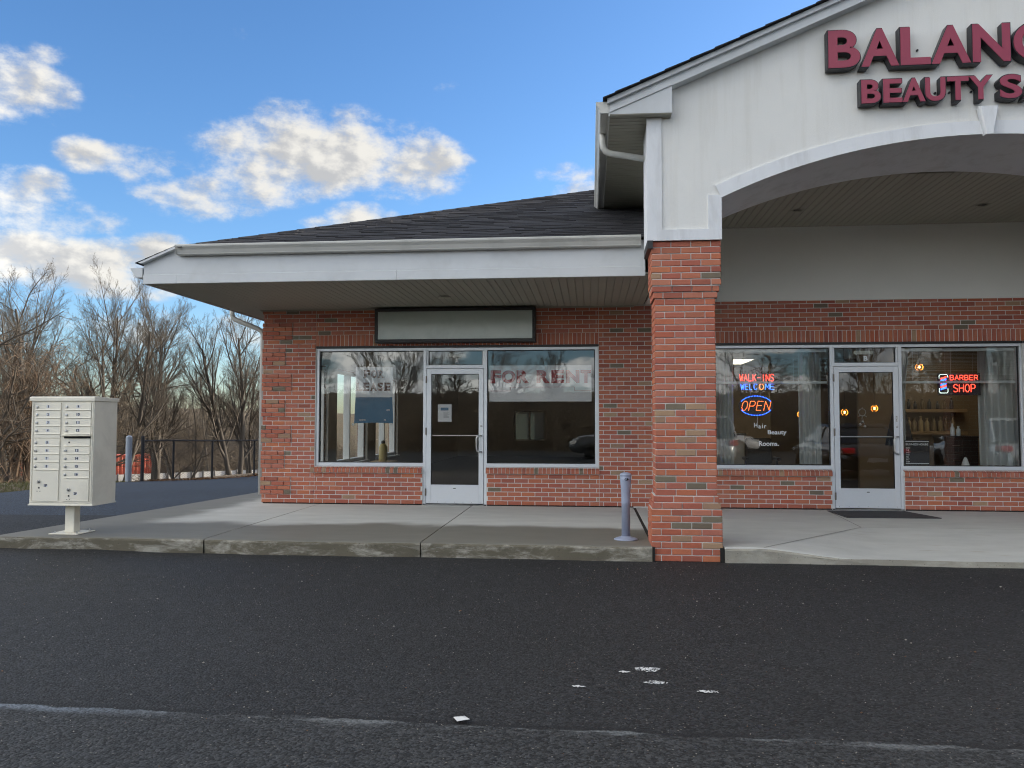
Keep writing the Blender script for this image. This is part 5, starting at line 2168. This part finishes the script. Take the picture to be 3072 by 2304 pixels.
# ================================================================== BEHIND: FENCE, YARD, TREES
M['fence_black'] = mat('black_vinyl_coated_steel', (.010, .011, .015), .75, var=.15)
fp = [(-10.50, 9.10, -.43), (-10.21, 10.26, -.445), (-9.77, 11.82, -.49), (-9.285, 13.88, -.525), (-8.8, 15.9, -.56), (-8.3, 18.0, -.6)]
fn = thing('chain_link_fence', 'black chain link fence along the far edge of the driveway', 'fence', fp[0])
for i, (x, y, z) in enumerate(fp):
    b = MB()
    r = .048 if i == 0 else .032
    top = z + (1.33 if i == 0 else 1.22)
    b.tube([(x, y, z - .3), (x, y, top - .02), (x, y, top)], [r, r, r * .6], 10)
    b.build('post', M['fence_black'], fn)
b = MB()
b.tube([(x, y, z + 1.19) for (x, y, z) in fp], .024, 8)
b.build('top_rail', M['fence_black'], fn)
for i in range(len(fp) - 1):
    p, q = Vector(fp[i]), Vector(fp[i + 1])
    L = math.hypot(q.x - p.x, q.y - p.y)
    d = Vector((q.x - p.x, q.y - p.y, 0)) / L
    n_ = Vector((d.y, -d.x, 0))
    b = MB()
    H_, st = 1.16, .062
    w = .0028
    k = -int(H_ / st)
    while k * st < L:
        for s in (1, -1):
            u0, u1 = (k * st, k * st + H_) if s == 1 else (k * st + H_, k * st)
            a0, a1 = 0.0, 1.0
            lo, hi = min(u0, u1), max(u0, u1)
            t0, t1 = max(0, (0 - lo) / (hi - lo)), min(1, (L - lo) / (hi - lo))
            if t1 - t0 > .01:
                if s == -1:
                    t0, t1 = 1 - t1, 1 - t0
                P0 = p + d * (u0 + (u1 - u0) * t0) + Vector((0, 0, .02 + H_ * t0 + (q.z - p.z) * (u0 + (u1 - u0) * t0) / L)) + n_ * (.004 * s)
                P1 = p + d * (u0 + (u1 - u0) * t1) + Vector((0, 0, .02 + H_ * t1 + (q.z - p.z) * (u0 + (u1 - u0) * t1) / L)) + n_ * (.004 * s)
                b.tube([P0, P1], w, 3, cap=False)
        k += 1
    b.build('chain_mesh', M['fence_black'], fn)
b = MB()
gp = (-10.85, 9.0)
b.tube([(gp[0], gp[1], -.8), (gp[0], gp[1], .86), (gp[0], gp[1], .90), (gp[0], gp[1], .915)], [.085, .085, .06, .01], 16)
tag(b.build('steel_bollard', mat('galvanised_steel', (.26, .30, .36), .5, .3, var=.1)), 'thick grey steel bollard at the near end of the chain link fence', 'bollard')

# white panel fence down the slope
M['white_panel'] = mat('white_vinyl_panel', (.78, .79, .80), .5, var=.05, vscale=2)
M['grey_post'] = mat('weathered_post', (.22, .22, .22), .8, var=.2)
wf = thing('white_fence', 'low white panel fence with grey posts down the slope behind the chain link fence', 'fence', at(352, 50))
pa, pz_ = at(-160, 46), at(840, 58)
nseg = 26
for k in range(nseg):
    p, q = pa.lerp(pz_, k / nseg), pa.lerp(pz_, (k + 1) / nseg)
    d = (q - p).normalized()
    nrm = Vector((d.y, -d.x, 0)) * .03
    zt = -2.12
    zb = -4.2
    a, e = p + d * .07, q - d * .07
    b = MB()
    v = [(a.x, a.y, zb), (e.x, e.y, zb), (e.x, e.y, zt), (a.x, a.y, zt)]
    v += [(x - nrm.x, y - nrm.y, z) for (x, y, z) in v]
    b.add(v, [(0, 1, 2, 3), (5, 4, 7, 6), (3, 2, 6, 7), (0, 3, 7, 4), (1, 5, 6, 2)])
    b.build('panel', M['white_panel'], wf)
    b = MB()
    b.tube([(p.x, p.y, zb), (p.x, p.y, zt + .06)], .06, 6)
    b.build('post', M['grey_post'], wf)

# red shipping container
ct = thing('shipping_container', 'orange red corrugated shipping container beyond the white fence', 'container', at(400, 64))
M['red_paint'] = mat('container_red', (.48, .085, .045), .55, var=.18, vscale=1.5, dirt=(.25, .06, .035), dscale=1.2, damt=.5)
c1 = at(463, 64)
cd = Vector((-.72, -.69, 0)).normalized()
cn = Vector((-cd.y, cd.x, 0))
if cn.y < 0:
    cn = -cn
L_, zt, zb = 9.0, -1.32, -3.95
b = MB()
N_ = int(L_ / .07)
for i in range(N_ + 1):
    u = L_ * i / N_
    ph = (i % 4)
    off = (.0, .0, .045, .045)[ph]
    P = c1 + cd * u + cn * off
    b.v += [(P.x, P.y, zb + .12), (P.x, P.y, zt - .1)]
for i in range(N_):
    b.f.append((2 * i, 2 * i + 1, 2 * i + 3, 2 * i + 2))
b.mi = [0] * len(b.f)
b.build('side_panel', M['red_paint'], ct)
b = MB()


def obox(b, o, ux, uy, x0, x1, y0, y1, z0, z1):
    v = []
    for z in (z0, z1):
        for (s, t) in ((x0, y0), (x1, y0), (x1, y1), (x0, y1)):
            P = o + ux * s + uy * t
            v.append((P.x, P.y, z))
    b.add(v, [(0, 3, 2, 1), (4, 5, 6, 7), (0, 1, 5, 4), (1, 2, 6, 5), (2, 3, 7, 6), (3, 0, 4, 7)])


for (a, e) in ((-.08, .06), (L_ - .06, L_ + .08)):
    obox(b, c1, cd, cn, a, e, -.02, .12, zb, zt)
    obox(b, c1, cd, cn, a, e, 2.3, 2.44, zb, zt)
obox(b, c1, cd, cn, .061, L_ - .061, -.02, .10, zt - .1, zt - .001)
obox(b, c1, cd, cn, .061, L_ - .061, -.02, .10, zb, zb + .12)
b.build('frame', M['red_paint'], ct)
b = MB()
obox(b, c1, cd, cn, .0, L_, .101, 2.42, zt - .06, zt - .01)
obox(b, c1, cd, cn, .02, .05, .101, 2.299, zb + .1, zt - .061)
obox(b, c1, cd, cn, .062, L_, 2.40, 2.42, zb + .1, zt - .061)
b.build('roof', M['red_paint'], ct)
# pale shed at the far left
sh = thing('white_shed', 'white shed half hidden behind vine covered trees at the far left', 'shed', at(20, 70))
o = at(-70, 70)
ux, uy = CR_, CF
b = MB()
obox(b, o, ux, uy, 0, 4.5, 0, 4, -5, -1.6)
b.build('wall', M['white_panel'], sh)
b = MB()
v = []
for t in (-.2, 4.2):
    for (s, z) in ((-.2, -1.62), (2.25, -.7), (4.7, -1.62)):
        P = o + ux * s + uy * t
        v.append((P.x, P.y, z))
b.add(v, [(0, 1, 2), (5, 4, 3), (0, 3, 4, 1), (1, 4, 5, 2), (0, 2, 5, 3)])
b.build('roof', mat('grey_roofing', (.35, .36, .37), .6, var=.1), sh)

# ---------------------------------------------------------------- bare trees
M['bark'] = mat('grey_brown_bark', (.085, .074, .062), .95, var=.3, vscale=2.5, var2=.3, v2scale=40, bump=.7, bscale=30, bdist=.02)
M['twig'] = mat('bare_twig', (.085, .073, .060), .95, var=.3, vscale=1.2)
M['twig_tan'] = mat('tan_twig', (.135, .108, .078), .95, var=.35, vscale=1.5)


class TreeMesh:
    def __init__(self, seed):
        self.r = random.Random(seed)
        self.v = ([], [])
        self.f = ([], [])

    def tube(self, which, pts, rad, n):
        V, F = self.v[which], self.f[which]
        base = len(V)
        m = len(pts)
        for i in range(m):
            a, c = pts[max(i - 1, 0)], pts[min(i + 1, m - 1)]
            dx, dy, dz = c[0] - a[0], c[1] - a[1], c[2] - a[2]
            l = math.sqrt(dx * dx + dy * dy + dz * dz) or 1
            dx, dy, dz = dx / l, dy / l, dz / l
            if abs(dz) < .9:
                ux, uy, uz = dy, -dx, 0.0
            else:
                ux, uy, uz = 0.0, dz, -dy
            l = math.sqrt(ux * ux + uy * uy + uz * uz) or 1
            ux, uy, uz = ux / l, uy / l, uz / l
            wx, wy, wz = dy * uz - dz * uy, dz * ux - dx * uz, dx * uy - dy * ux
            p, r = pts[i], rad[i]
            for k in range(n):
                a_ = 6.28318 * k / n
                cs_, sn = math.cos(a_) * r, math.sin(a_) * r
                V.append((p[0] + ux * cs_ + wx * sn, p[1] + uy * cs_ + wy * sn, p[2] + uz * cs_ + wz * sn))
        for i in range(m - 1):
            for k in range(n):
                q = base + i * n
                F.append((q + k, q + (k + 1) % n, q + n + (k + 1) % n, q + n + k))

    def grow(self, p, d, L, r, lev, P):
        rg = self.r
        nseg = (9, 6, 4, 3, 2)[lev]
        pts, rad = [tuple(p)], [r]
        cur, dd = Vector(p), Vector(d)
        tip = r * (.30, .28, .3, .4, .6)[lev]
        wob = P['wob'] * (.7, 1, 1.1, 1.2, 1.2)[lev]
        for i in range(nseg):
            dd = (dd + Vector((rg.gauss(0, wob), rg.gauss(0, wob), rg.gauss(0, wob * .6) + P['up'] * (.5, 1, 1, .8, .6)[lev]))).normalized()
            cur = cur + dd * (L / nseg)
            pts.append(tuple(cur))
            rad.append(r + (tip - r) * (i + 1) / nseg)
        self.tube(0 if lev < 2 else 1, pts, rad, (8, 6, 4, 3, 3)[lev])
        if lev >= P['levels']:
            return
        nc = P['kids'][lev]
        lo = P['from'][lev]
        for k in range(nc):
            t = lo + (1 - lo) * (k + rg.random() * .9) / nc
            t = min(t, .985)
            f = t * nseg
            i = int(f)
            a, c = Vector(pts[i]), Vector(pts[i + 1])
            q = a.lerp(c, f - i)
            td = (c - a).normalized()
            ax = td.cross(Vector((rg.gauss(0, 1), rg.gauss(0, 1), rg.gauss(0, 1)))).normalized()
            ang = R(rg.uniform(*P['ang'][lev]))
            nd = (td * math.cos(ang) + ax * math.sin(ang)).normalized()
            if nd.z < -.1:
                nd.z *= -.4
            rr = rad[i] * rg.uniform(.42, .62)
            ll = L * P['len'][lev] * rg.uniform(.7, 1.15) * (1.12 - .55 * t)
            self.grow(q, nd, ll, max(rr, P['rmin']), lev + 1, P)

    def meshes(self, twig):
        out = []
        for i, (nm, m) in enumerate((('trunk', M['bark']), ('crown', twig))):
            me = bpy.data.meshes.new(nm)
            me.from_pydata(self.v[i], [], self.f[i])
            me.materials.append(m)
            me.polygons.foreach_set('use_smooth', [True] * len(me.polygons))
            out.append(me)
        return out


def tree_kind(seed, H, stems, lean, P, twig, r0):
    t = TreeMesh(seed)
    for s in range(stems):
        a = 6.283 * s / stems + t.r.uniform(-.5, .5)
        l = lean * t.r.uniform(.6, 1.2)
        t.grow((.12 * math.cos(a), .12 * math.sin(a), -.4), Vector((math.cos(a) * l, math.sin(a) * l, 1)).normalized(), H * t.r.uniform(.82, 1.0), r0 * t.r.uniform(.75, 1.1), 0, P)
    return t.meshes(twig)


VASE = dict(levels=4, wob=.065, up=.115, kids=(15, 9, 8, 4), ang=((20, 42), (22, 42), (22, 45), (25, 50)), len=(.50, .50, .48, .5), rmin=.0045)
VASE['from'] = (.22, .15, .15, .1)
WIDE = dict(levels=4, wob=.12, up=.05, kids=(14, 8, 6, 4), ang=((35, 65), (30, 60), (28, 58), (25, 60)), len=(.55, .52, .48, .5), rmin=.0045)
WIDE['from'] = (.20, .12, .15, .1)
TALL = dict(levels=4, wob=.07, up=.12, kids=(16, 7, 6, 3), ang=((25, 50), (25, 50), (25, 55), (25, 55)), len=(.36, .5, .5, .5), rmin=.0045)
TALL['from'] = (.30, .15, .15, .1)
KINDS = [tree_kind(3, 10.0, 3, .30, VASE, M['twig'], .15), tree_kind(8, 9.6, 2, .20, VASE, M['twig'], .16), tree_kind(15, 9.0, 2, .35, WIDE, M['twig'], .17),
         tree_kind(27, 11.0, 1, .05, TALL, M['twig'], .15), tree_kind(33, 8.0, 4, .38, WIDE, M['twig_tan'], .10)]


KTOP = [max(max(v.co.z for v in k[0].vertices), max(v.co.z for v in k[1].vertices)) for k in KINDS]


def tree(pos, kind, H, rz, label, group='bare trees behind the driveway', name='bare_tree'):
    r = local_thing(name, label, 'tree', group)
    for nm, me in zip(('trunk', 'crown'), KINDS[kind]):
        o = bpy.data.objects.new(nm, me)
        COL.objects.link(o)
        o.parent = r
    r.location = (pos.x, pos.y, h_ground(pos.x, pos.y))
    s = 1.13 * H / KTOP[kind]
    r.scale = (s, s, s)
    r.rotation_euler = (0, 0, rz)
    return r


near = [(352, 39, 0, 10.6, 0.4, 'tall bare multi-stemmed tree rising just behind the mailbox'),
        (462, 43, 1, 10.4, 2.2, 'broad bare tree reaching toward the eaves, right of the mailbox'),
        (716, 46, 1, 10.2, 4.0, 'bare vase-shaped tree between fence posts and the brick corner'),
        (800, 41, 3, 8.6, 1.0, 'slim bare tree half hidden by the brick corner'),
        (235, 42, 2, 9.6, 5.2, 'bare spreading tree above the left half of the mailbox'),
        (150, 34, 4, 7.4, 3.3, 'low tan bushy tree left of the mailbox'),
        (-70, 33, 0, 10.2, 1.9, 'bare tree cut by the left edge of the picture'),
        (560, 50, 4, 7.6, 0.9, 'small bushy bare tree in the gap behind the fence'),
        (640, 58, 3, 9.0, 2.7, 'thin bare tree far behind the fence gap'),
        (20, 44, 1, 10.4, 3.0, 'dense bare tree behind the vine covered tree'),
        (760, 52, 0, 9.4, 0.3, 'bare multi-stemmed tree close to the brick corner')]
for (px, d, k, H, rz, lab) in near:
    tree(at(px, d), k, H, rz, lab)
trng = random.Random(4)
for i in range(20):
    px = -200 + i * 56 + trng.uniform(-20, 20)
    d = trng.uniform(62, 98)
    tree(at(px, d), (0, 3, 2, 1, 4)[i % 5], trng.uniform(5.6, 7.6), trng.uniform(0, 6.28), 'bare tree in the far wood behind the fence and mailbox', 'bare trees of the far wood')
# vine-draped tree at the far left
vt = tree(at(70, 30), 2, 8.4, 1.1, 'bare tree smothered in brown hanging vines at the far left', name='vine_covered_tree')
tv = TreeMesh(77)
rg = tv.r
for k in range(520):
    a = rg.uniform(0, 6.28)
    rr = rg.uniform(.1, 1.7)
    z0 = rg.uniform(1.0, 6.2)
    p = Vector((rr * math.cos(a), rr * math.sin(a), z0))
    pts, rad = [tuple(p)], [.012]
    d = Vector((rg.gauss(0, .5), rg.gauss(0, .5), rg.uniform(-1, .4)))
    for i in range(6):
        d = (d + Vector((rg.gauss(0, .35), rg.gauss(0, .35), rg.gauss(-.28, .3)))).normalized()
        p = p + d * rg.uniform(.18, .36)
        if p.z < 0:
            break
        pts.append(tuple(p))
        rad.append(.010)
    if len(pts) > 2:
        tv.tube(1, pts, rad, 3)
for k in range(9):
    a = rg.uniform(0, 6.28)
    pts = [(math.cos(a + t * .25) * (.35 + .1 * math.sin(t)), math.sin(a + t * .25) * (.35 + .1 * math.cos(t)), t * .75 - .2) for t in range(8)]
    tv.tube(1, pts, [.06 * (1 - t * .08) for t in range(8)], 5)
me = bpy.data.meshes.new('vines')
me.from_pydata(tv.v[1], [], tv.f[1])
M['vine'] = mat('dry_vine', (.125, .088, .06), .95, var=.35, vscale=2)
me.materials.append(M['vine'])
o = bpy.data.objects.new('vines', me)
COL.objects.link(o)
o.parent = vt
o['kind'] = 'stuff'


# understorey thicket: arching canes too many to count
def thicket_mesh(seed, w, dpt, n, hmin, hmax, twig):
    t = TreeMesh(seed)
    rg = t.r
    for k in range(n):
        p = Vector((rg.uniform(-w / 2, w / 2), rg.uniform(-dpt / 2, dpt / 2), -.2))
        h = rg.uniform(hmin, hmax)
        d = Vector((rg.gauss(0, .35), rg.gauss(0, .35), 1)).normalized()
        pts, rad = [tuple(p)], [.016]
        for i in range(5):
            d = (d + Vector((rg.gauss(0, .22), rg.gauss(0, .22), -.10 * i + .05))).normalized()
            p = p + d * h / 5
            pts.append(tuple(p))
            rad.append(.014 - .0015 * i)
        t.tube(1, pts, rad, 3)
        for j in range(3):
            q = Vector(pts[rg.randint(2, 4)])
            e = Vector((rg.gauss(0, 1), rg.gauss(0, 1), rg.gauss(.3, .5))).normalized()
            q2 = q + e * h * rg.uniform(.12, .25)
            q3 = q2 + (e + Vector((0, 0, rg.gauss(0, .4)))).normalized() * h * .14
            t.tube(1, [tuple(q), tuple(q2), tuple(q3)], [.009, .008, .006], 3)
    me = bpy.data.meshes.new('thicket')
    me.from_pydata(t.v[1], [], t.f[1])
    me.materials.append(twig)
    return me


TH = [thicket_mesh(101, 12, 7, 1300, 1.4, 3.4, M['twig_tan']), thicket_mesh(102, 12, 7, 1200, 1.6, 4.0, M['twig']), thicket_mesh(103, 4.5, 4, 420, 1.2, 3.0, M['twig_tan'])]


def thicket(pos, k, rz, s, label):
    o = bpy.data.objects.new('thicket', TH[k])
    COL.objects.link(o)
    o.location = (pos.x, pos.y, h_ground(pos.x, pos.y))
    o.rotation_euler = (0, 0, rz)
    o.scale = (s, s, s)
    tag(o, label, 'brush', kind='stuff')


for i, (px, d, s) in enumerate(((10, 33, .9), (120, 38, .8), (620, 72, 1.0), (-60, 36, 1.0), (60, 45, 1.0), (420, 76, 1.15), (560, 72, 1.1), (720, 70, 1.1), (840, 66, 1.2), (300, 82, 1.3), (500, 84, 1.3),
                                (650, 82, 1.35), (800, 84, 1.35), (100, 84, 1.3), (-80, 44, 1.0))):
    thicket(at(px, d), i % 2 if d > 64 else 2, 1.3 * i, s, 'tangled brown winter thicket under the bare trees')

# dead leaves along the fence and a little rough grass on the verge
b = MB()
rg = random.Random(50)
for k in range(2600):
    u = rg.random()
    i = min(4, int(u * 5))
    p, q = Vector(fp[i]), Vector(fp[i + 1])
    c = p.lerp(q, u * 5 - i) + Vector((rg.gauss(-.12, .20), rg.gauss(0, .1), 0))
    c.z = max(h_ground(c.x, c.y), h_asphalt(c.x, c.y) if c.x > drive_left(c.y) else -99) + rg.uniform(.01, .05)
    s = rg.uniform(.02, .045)
    e1, e2 = Vector((rg.gauss(0, 1), rg.gauss(0, 1), rg.gauss(0, .5))).normalized() * s, Vector((rg.gauss(0, 1), rg.gauss(0, 1), rg.gauss(0, .6))).normalized() * s * .6
    b.add([c - e1, c - e2, c + e1, c + e2], [(0, 1, 2, 3)])
tag(b.build('leaf_litter', mat('dead_leaf', (.16, .085, .04), .9, rnd=.45, var=.2)), 'dead brown leaves drifted along the foot of the chain link fence', 'leaves', kind='stuff')
b = MB()
for k in range(9000):
    y = rg.uniform(-2, 9.5)
    x = drive_left(y) - .02 - abs(rg.gauss(0, 1.3))
    z = h_ground(x, y)
    hgt = rg.uniform(.03, .09)
    a = rg.uniform(0, 6.28)
    w = .006
    lx, ly = rg.gauss(0, .03), rg.gauss(0, .03)
    b.add([(x - w * math.cos(a), y - w * math.sin(a), z - .01), (x + w * math.cos(a), y + w * math.sin(a), z - .01), (x + lx, y + ly, z + hgt)], [(0, 1, 2)])
tag(b.build('verge_grass', mat('winter_grass', (.115, .115, .045), .9, rnd=.4, var=.25)), 'thin winter grass on the verge left of the driveway', 'grass', kind='stuff')

# ================================================================== BEHIND THE CAMERA (seen mirrored in the shop glass)
rng = random.Random(88)
for i in range(22):
    x = -34 + i * 3.7 + rng.uniform(-1.5, 1.5)
    y = rng.uniform(-60, -33)
    tree(Vector((x, y, 0)), (0, 3, 1, 2, 1)[i % 5], rng.uniform(6.0, 8.5), rng.uniform(0, 6.28), 'bare roadside tree mirrored in the shop windows', 'bare trees across the parking lot')
for i in range(28):
    thicket(Vector((-40 + i * 3.1, -31 - 5 * (i % 3), 0)), (0, 1, 0)[i % 3], .25 * i, .95 + .15 * (i % 3), 'brown roadside brush mirrored in the shop windows')

# parked cars
M['tyre'] = mat('tyre_rubber', (.02, .02, .02), .85, var=.15)
M['car_glass'] = mat('car_glass', (.02, .024, .028), .05, var=.05, spec=.8)
M['tail'] = mat('tail_light', (.45, .015, .02), .15, var=.1, coat=.6)
M['lamp'] = mat('head_light', (.65, .67, .68), .1, var=.05, coat=.6)
M['chrome'] = mat('alloy_wheel', (.5, .5, .51), .25, .9, var=.05)


def car(pos, rz, paint, label, suv=0.0):
    r = local_thing('parked_car', label, 'car', 'cars parked across the lot')
    Lc, Wc = 4.65, 1.80
    hb_, hr = .78 + .1 * suv, 1.42 + .28 * suv
    # body: sections along the length (x), each a half profile (y, z)
    secs = []
    for (x, z0, zh, w) in ((-2.32, .42, .62, .62), (-2.25, .30, .74 + .1 * suv, .78), (-1.9, .22, .86 + .1 * suv, .87), (-1.2, .20, .92 + .1 * suv, .90), (0, .20, .92 + .08 * suv, .90), (1.0, .20, .90 + .08 * suv, .90),
                           (1.75, .22, .80 + .1 * suv, .88), (2.2, .27, .68 + .1 * suv, .80), (2.32, .38, .56, .64)):
        secs.append([(x, -w * .92, z0), (x, -w, z0 + .14), (x, -w, (z0 + zh) / 2 + .05), (x, -w * .95, zh - .05), (x, -w * .82, zh), (x, 0, zh + .02),
                     (x, w * .82, zh), (x, w * .95, zh - .05), (x, w, (z0 + zh) / 2 + .05), (x, w, z0 + .14), (x, w * .92, z0)])
    b = MB()
    n = 11
    for s in secs:
        b.v += s
    for i in range(len(secs) - 1):
        for k in range(n - 1):
            b.f.append((i * n + k, i * n + k + 1, (i + 1) * n + k + 1, (i + 1) * n + k))
        b.f.append((i * n, (i + 1) * n, (i + 1) * n + n - 1, i * n + n - 1))
    b.f.append(tuple(range(n))[::-1])
    b.f.append(tuple((len(secs) - 1) * n + k for k in range(n)))
    b.mi = [0] * len(b.f)
    body = b.build('body', paint, r, smooth=True)
    gb = MB()
    z0 = .90 + .08 * suv
    pr = [(-1.75 - .35 * suv, z0), (-1.05 - .55 * suv, hr - .06), (.35, hr - .04), (1.15, z0)]
    v = []
    for (x, z) in pr:
        w = .84 if z < 1.05 else .64
        v += [(x, -w, z), (x, w, z)]
    gb.add(v, [(0, 2, 3, 1), (2, 4, 5, 3), (4, 6, 7, 5), (0, 6, 4, 2), (1, 3, 5, 7)])
    gb.build('windows', M['car_glass'], body)
    rf = MB()
    xr0, xr1 = pr[1][0] - .06, pr[2][0] + .08
    rf.add([(xr0, -.66, hr - .075), (xr0, .66, hr - .075), (xr1, .66, hr - .055), (xr1, -.66, hr - .055), (xr0 + .1, -.60, hr), (xr0 + .1, .60, hr), (xr1 - .12, .60, hr + .01), (xr1 - .12, -.60, hr + .01)],
           [(4, 5, 6, 7), (0, 4, 7, 3), (1, 2, 6, 5), (0, 1, 5, 4), (3, 7, 6, 2)])
    for sy in (-1, 1):
        for (xa, xb) in ((pr[0][0], pr[1][0]), (pr[3][0], pr[2][0]), (-.42, -.42)):
            rf.tube([(xa, sy * .845, z0), (xb, sy * .655, hr - .05)], .032, 5)
    rf.build('roof', paint, body, smooth=False)
    for sx in (-1.42, 1.42):
        for sy in (-1, 1):
            wv = MB()
            wv.lathe([(.20, -.11), (.31, -.11), (.33, -.07), (.33, .07), (.31, .11), (.20, .11), (.20, -.11)], (0, 0, 0), 22, axis='y')
            wv.v = [(p[0] + sx, p[1] + sy * .82, p[2] + .33) for p in wv.v]
            wh = wv.build('wheel', M['tyre'], r, smooth=True)
            rm = MB()
            rm.lathe([(.20, -.08), (.20, .08)], (0, 0, 0), 22, axis='y')
            for k in range(5):
                a = 2 * math.pi * k / 5
                rm.tube([(0, sy * .08, 0), (.2 * math.cos(a), sy * .07, .2 * math.sin(a))], .03, 4)
            rm.v = [(p[0] + sx, p[1] + sy * .82, p[2] + .33) for p in rm.v]
            rm.build('rim', M['chrome'], wh)
    for sy in (-1, 1):
        t = MB()
        t.bbox(-2.315, -2.02, min(sy * .56, sy * .88), max(sy * .56, sy * .88), .64 + .08 * suv, .80 + .1 * suv, .03)
        t.build('tail_light', M['tail'], body)
        t = MB()
        t.bbox(1.98, 2.275, min(sy * .52, sy * .82), max(sy * .52, sy * .82), .54 + .05 * suv, .68 + .08 * suv, .03)
        t.build('head_light', M['lamp'], body)
        t = MB()
        t.bbox(.72, .90, min(sy * .90, sy * 1.06), max(sy * .90, sy * 1.06), .92, 1.04, .03)
        t.build('mirror', paint, body)
    pl_ = MB()
    pl_.bbox(-2.345, -2.315, -.26, .26, .44, .56, .004)
    pl_.build('number_plate', M['white_plastic'], body)
    r.location = (pos[0], pos[1], h_asphalt(pos[0], pos[1]))
    r.rotation_euler = (0, 0, rz)
    return r


def paint(name, c, rough=.3, metal=.3):
    return mat(name, c, rough, metal, var=.03, coat=.8)


car((9.4, -11.2), R(-92), paint('black_paint', (.02, .022, .027)), 'dark sedan with red tail lights mirrored in the right shop door')
car((6.2, -16.2), R(-85), paint('silver_paint', (.46, .48, .50)), 'silver hatchback mirrored in the window left of the right shop door', 1.0)
car((13.6, -11.6), R(-90), paint('pale_silver_paint', (.50, .53, .55)), 'pale silver car mirrored in the far right window', .6)
car((7.6, -26.0), R(5), paint('white_paint', (.62, .63, .64), .35, 0), 'distant white car mirrored low in the right shop window')
car((3.6, -20.0), R(182), paint('grey_paint', (.07, .075, .08)), 'dark grey car mirrored at the corner of the FOR RENT window', .6)
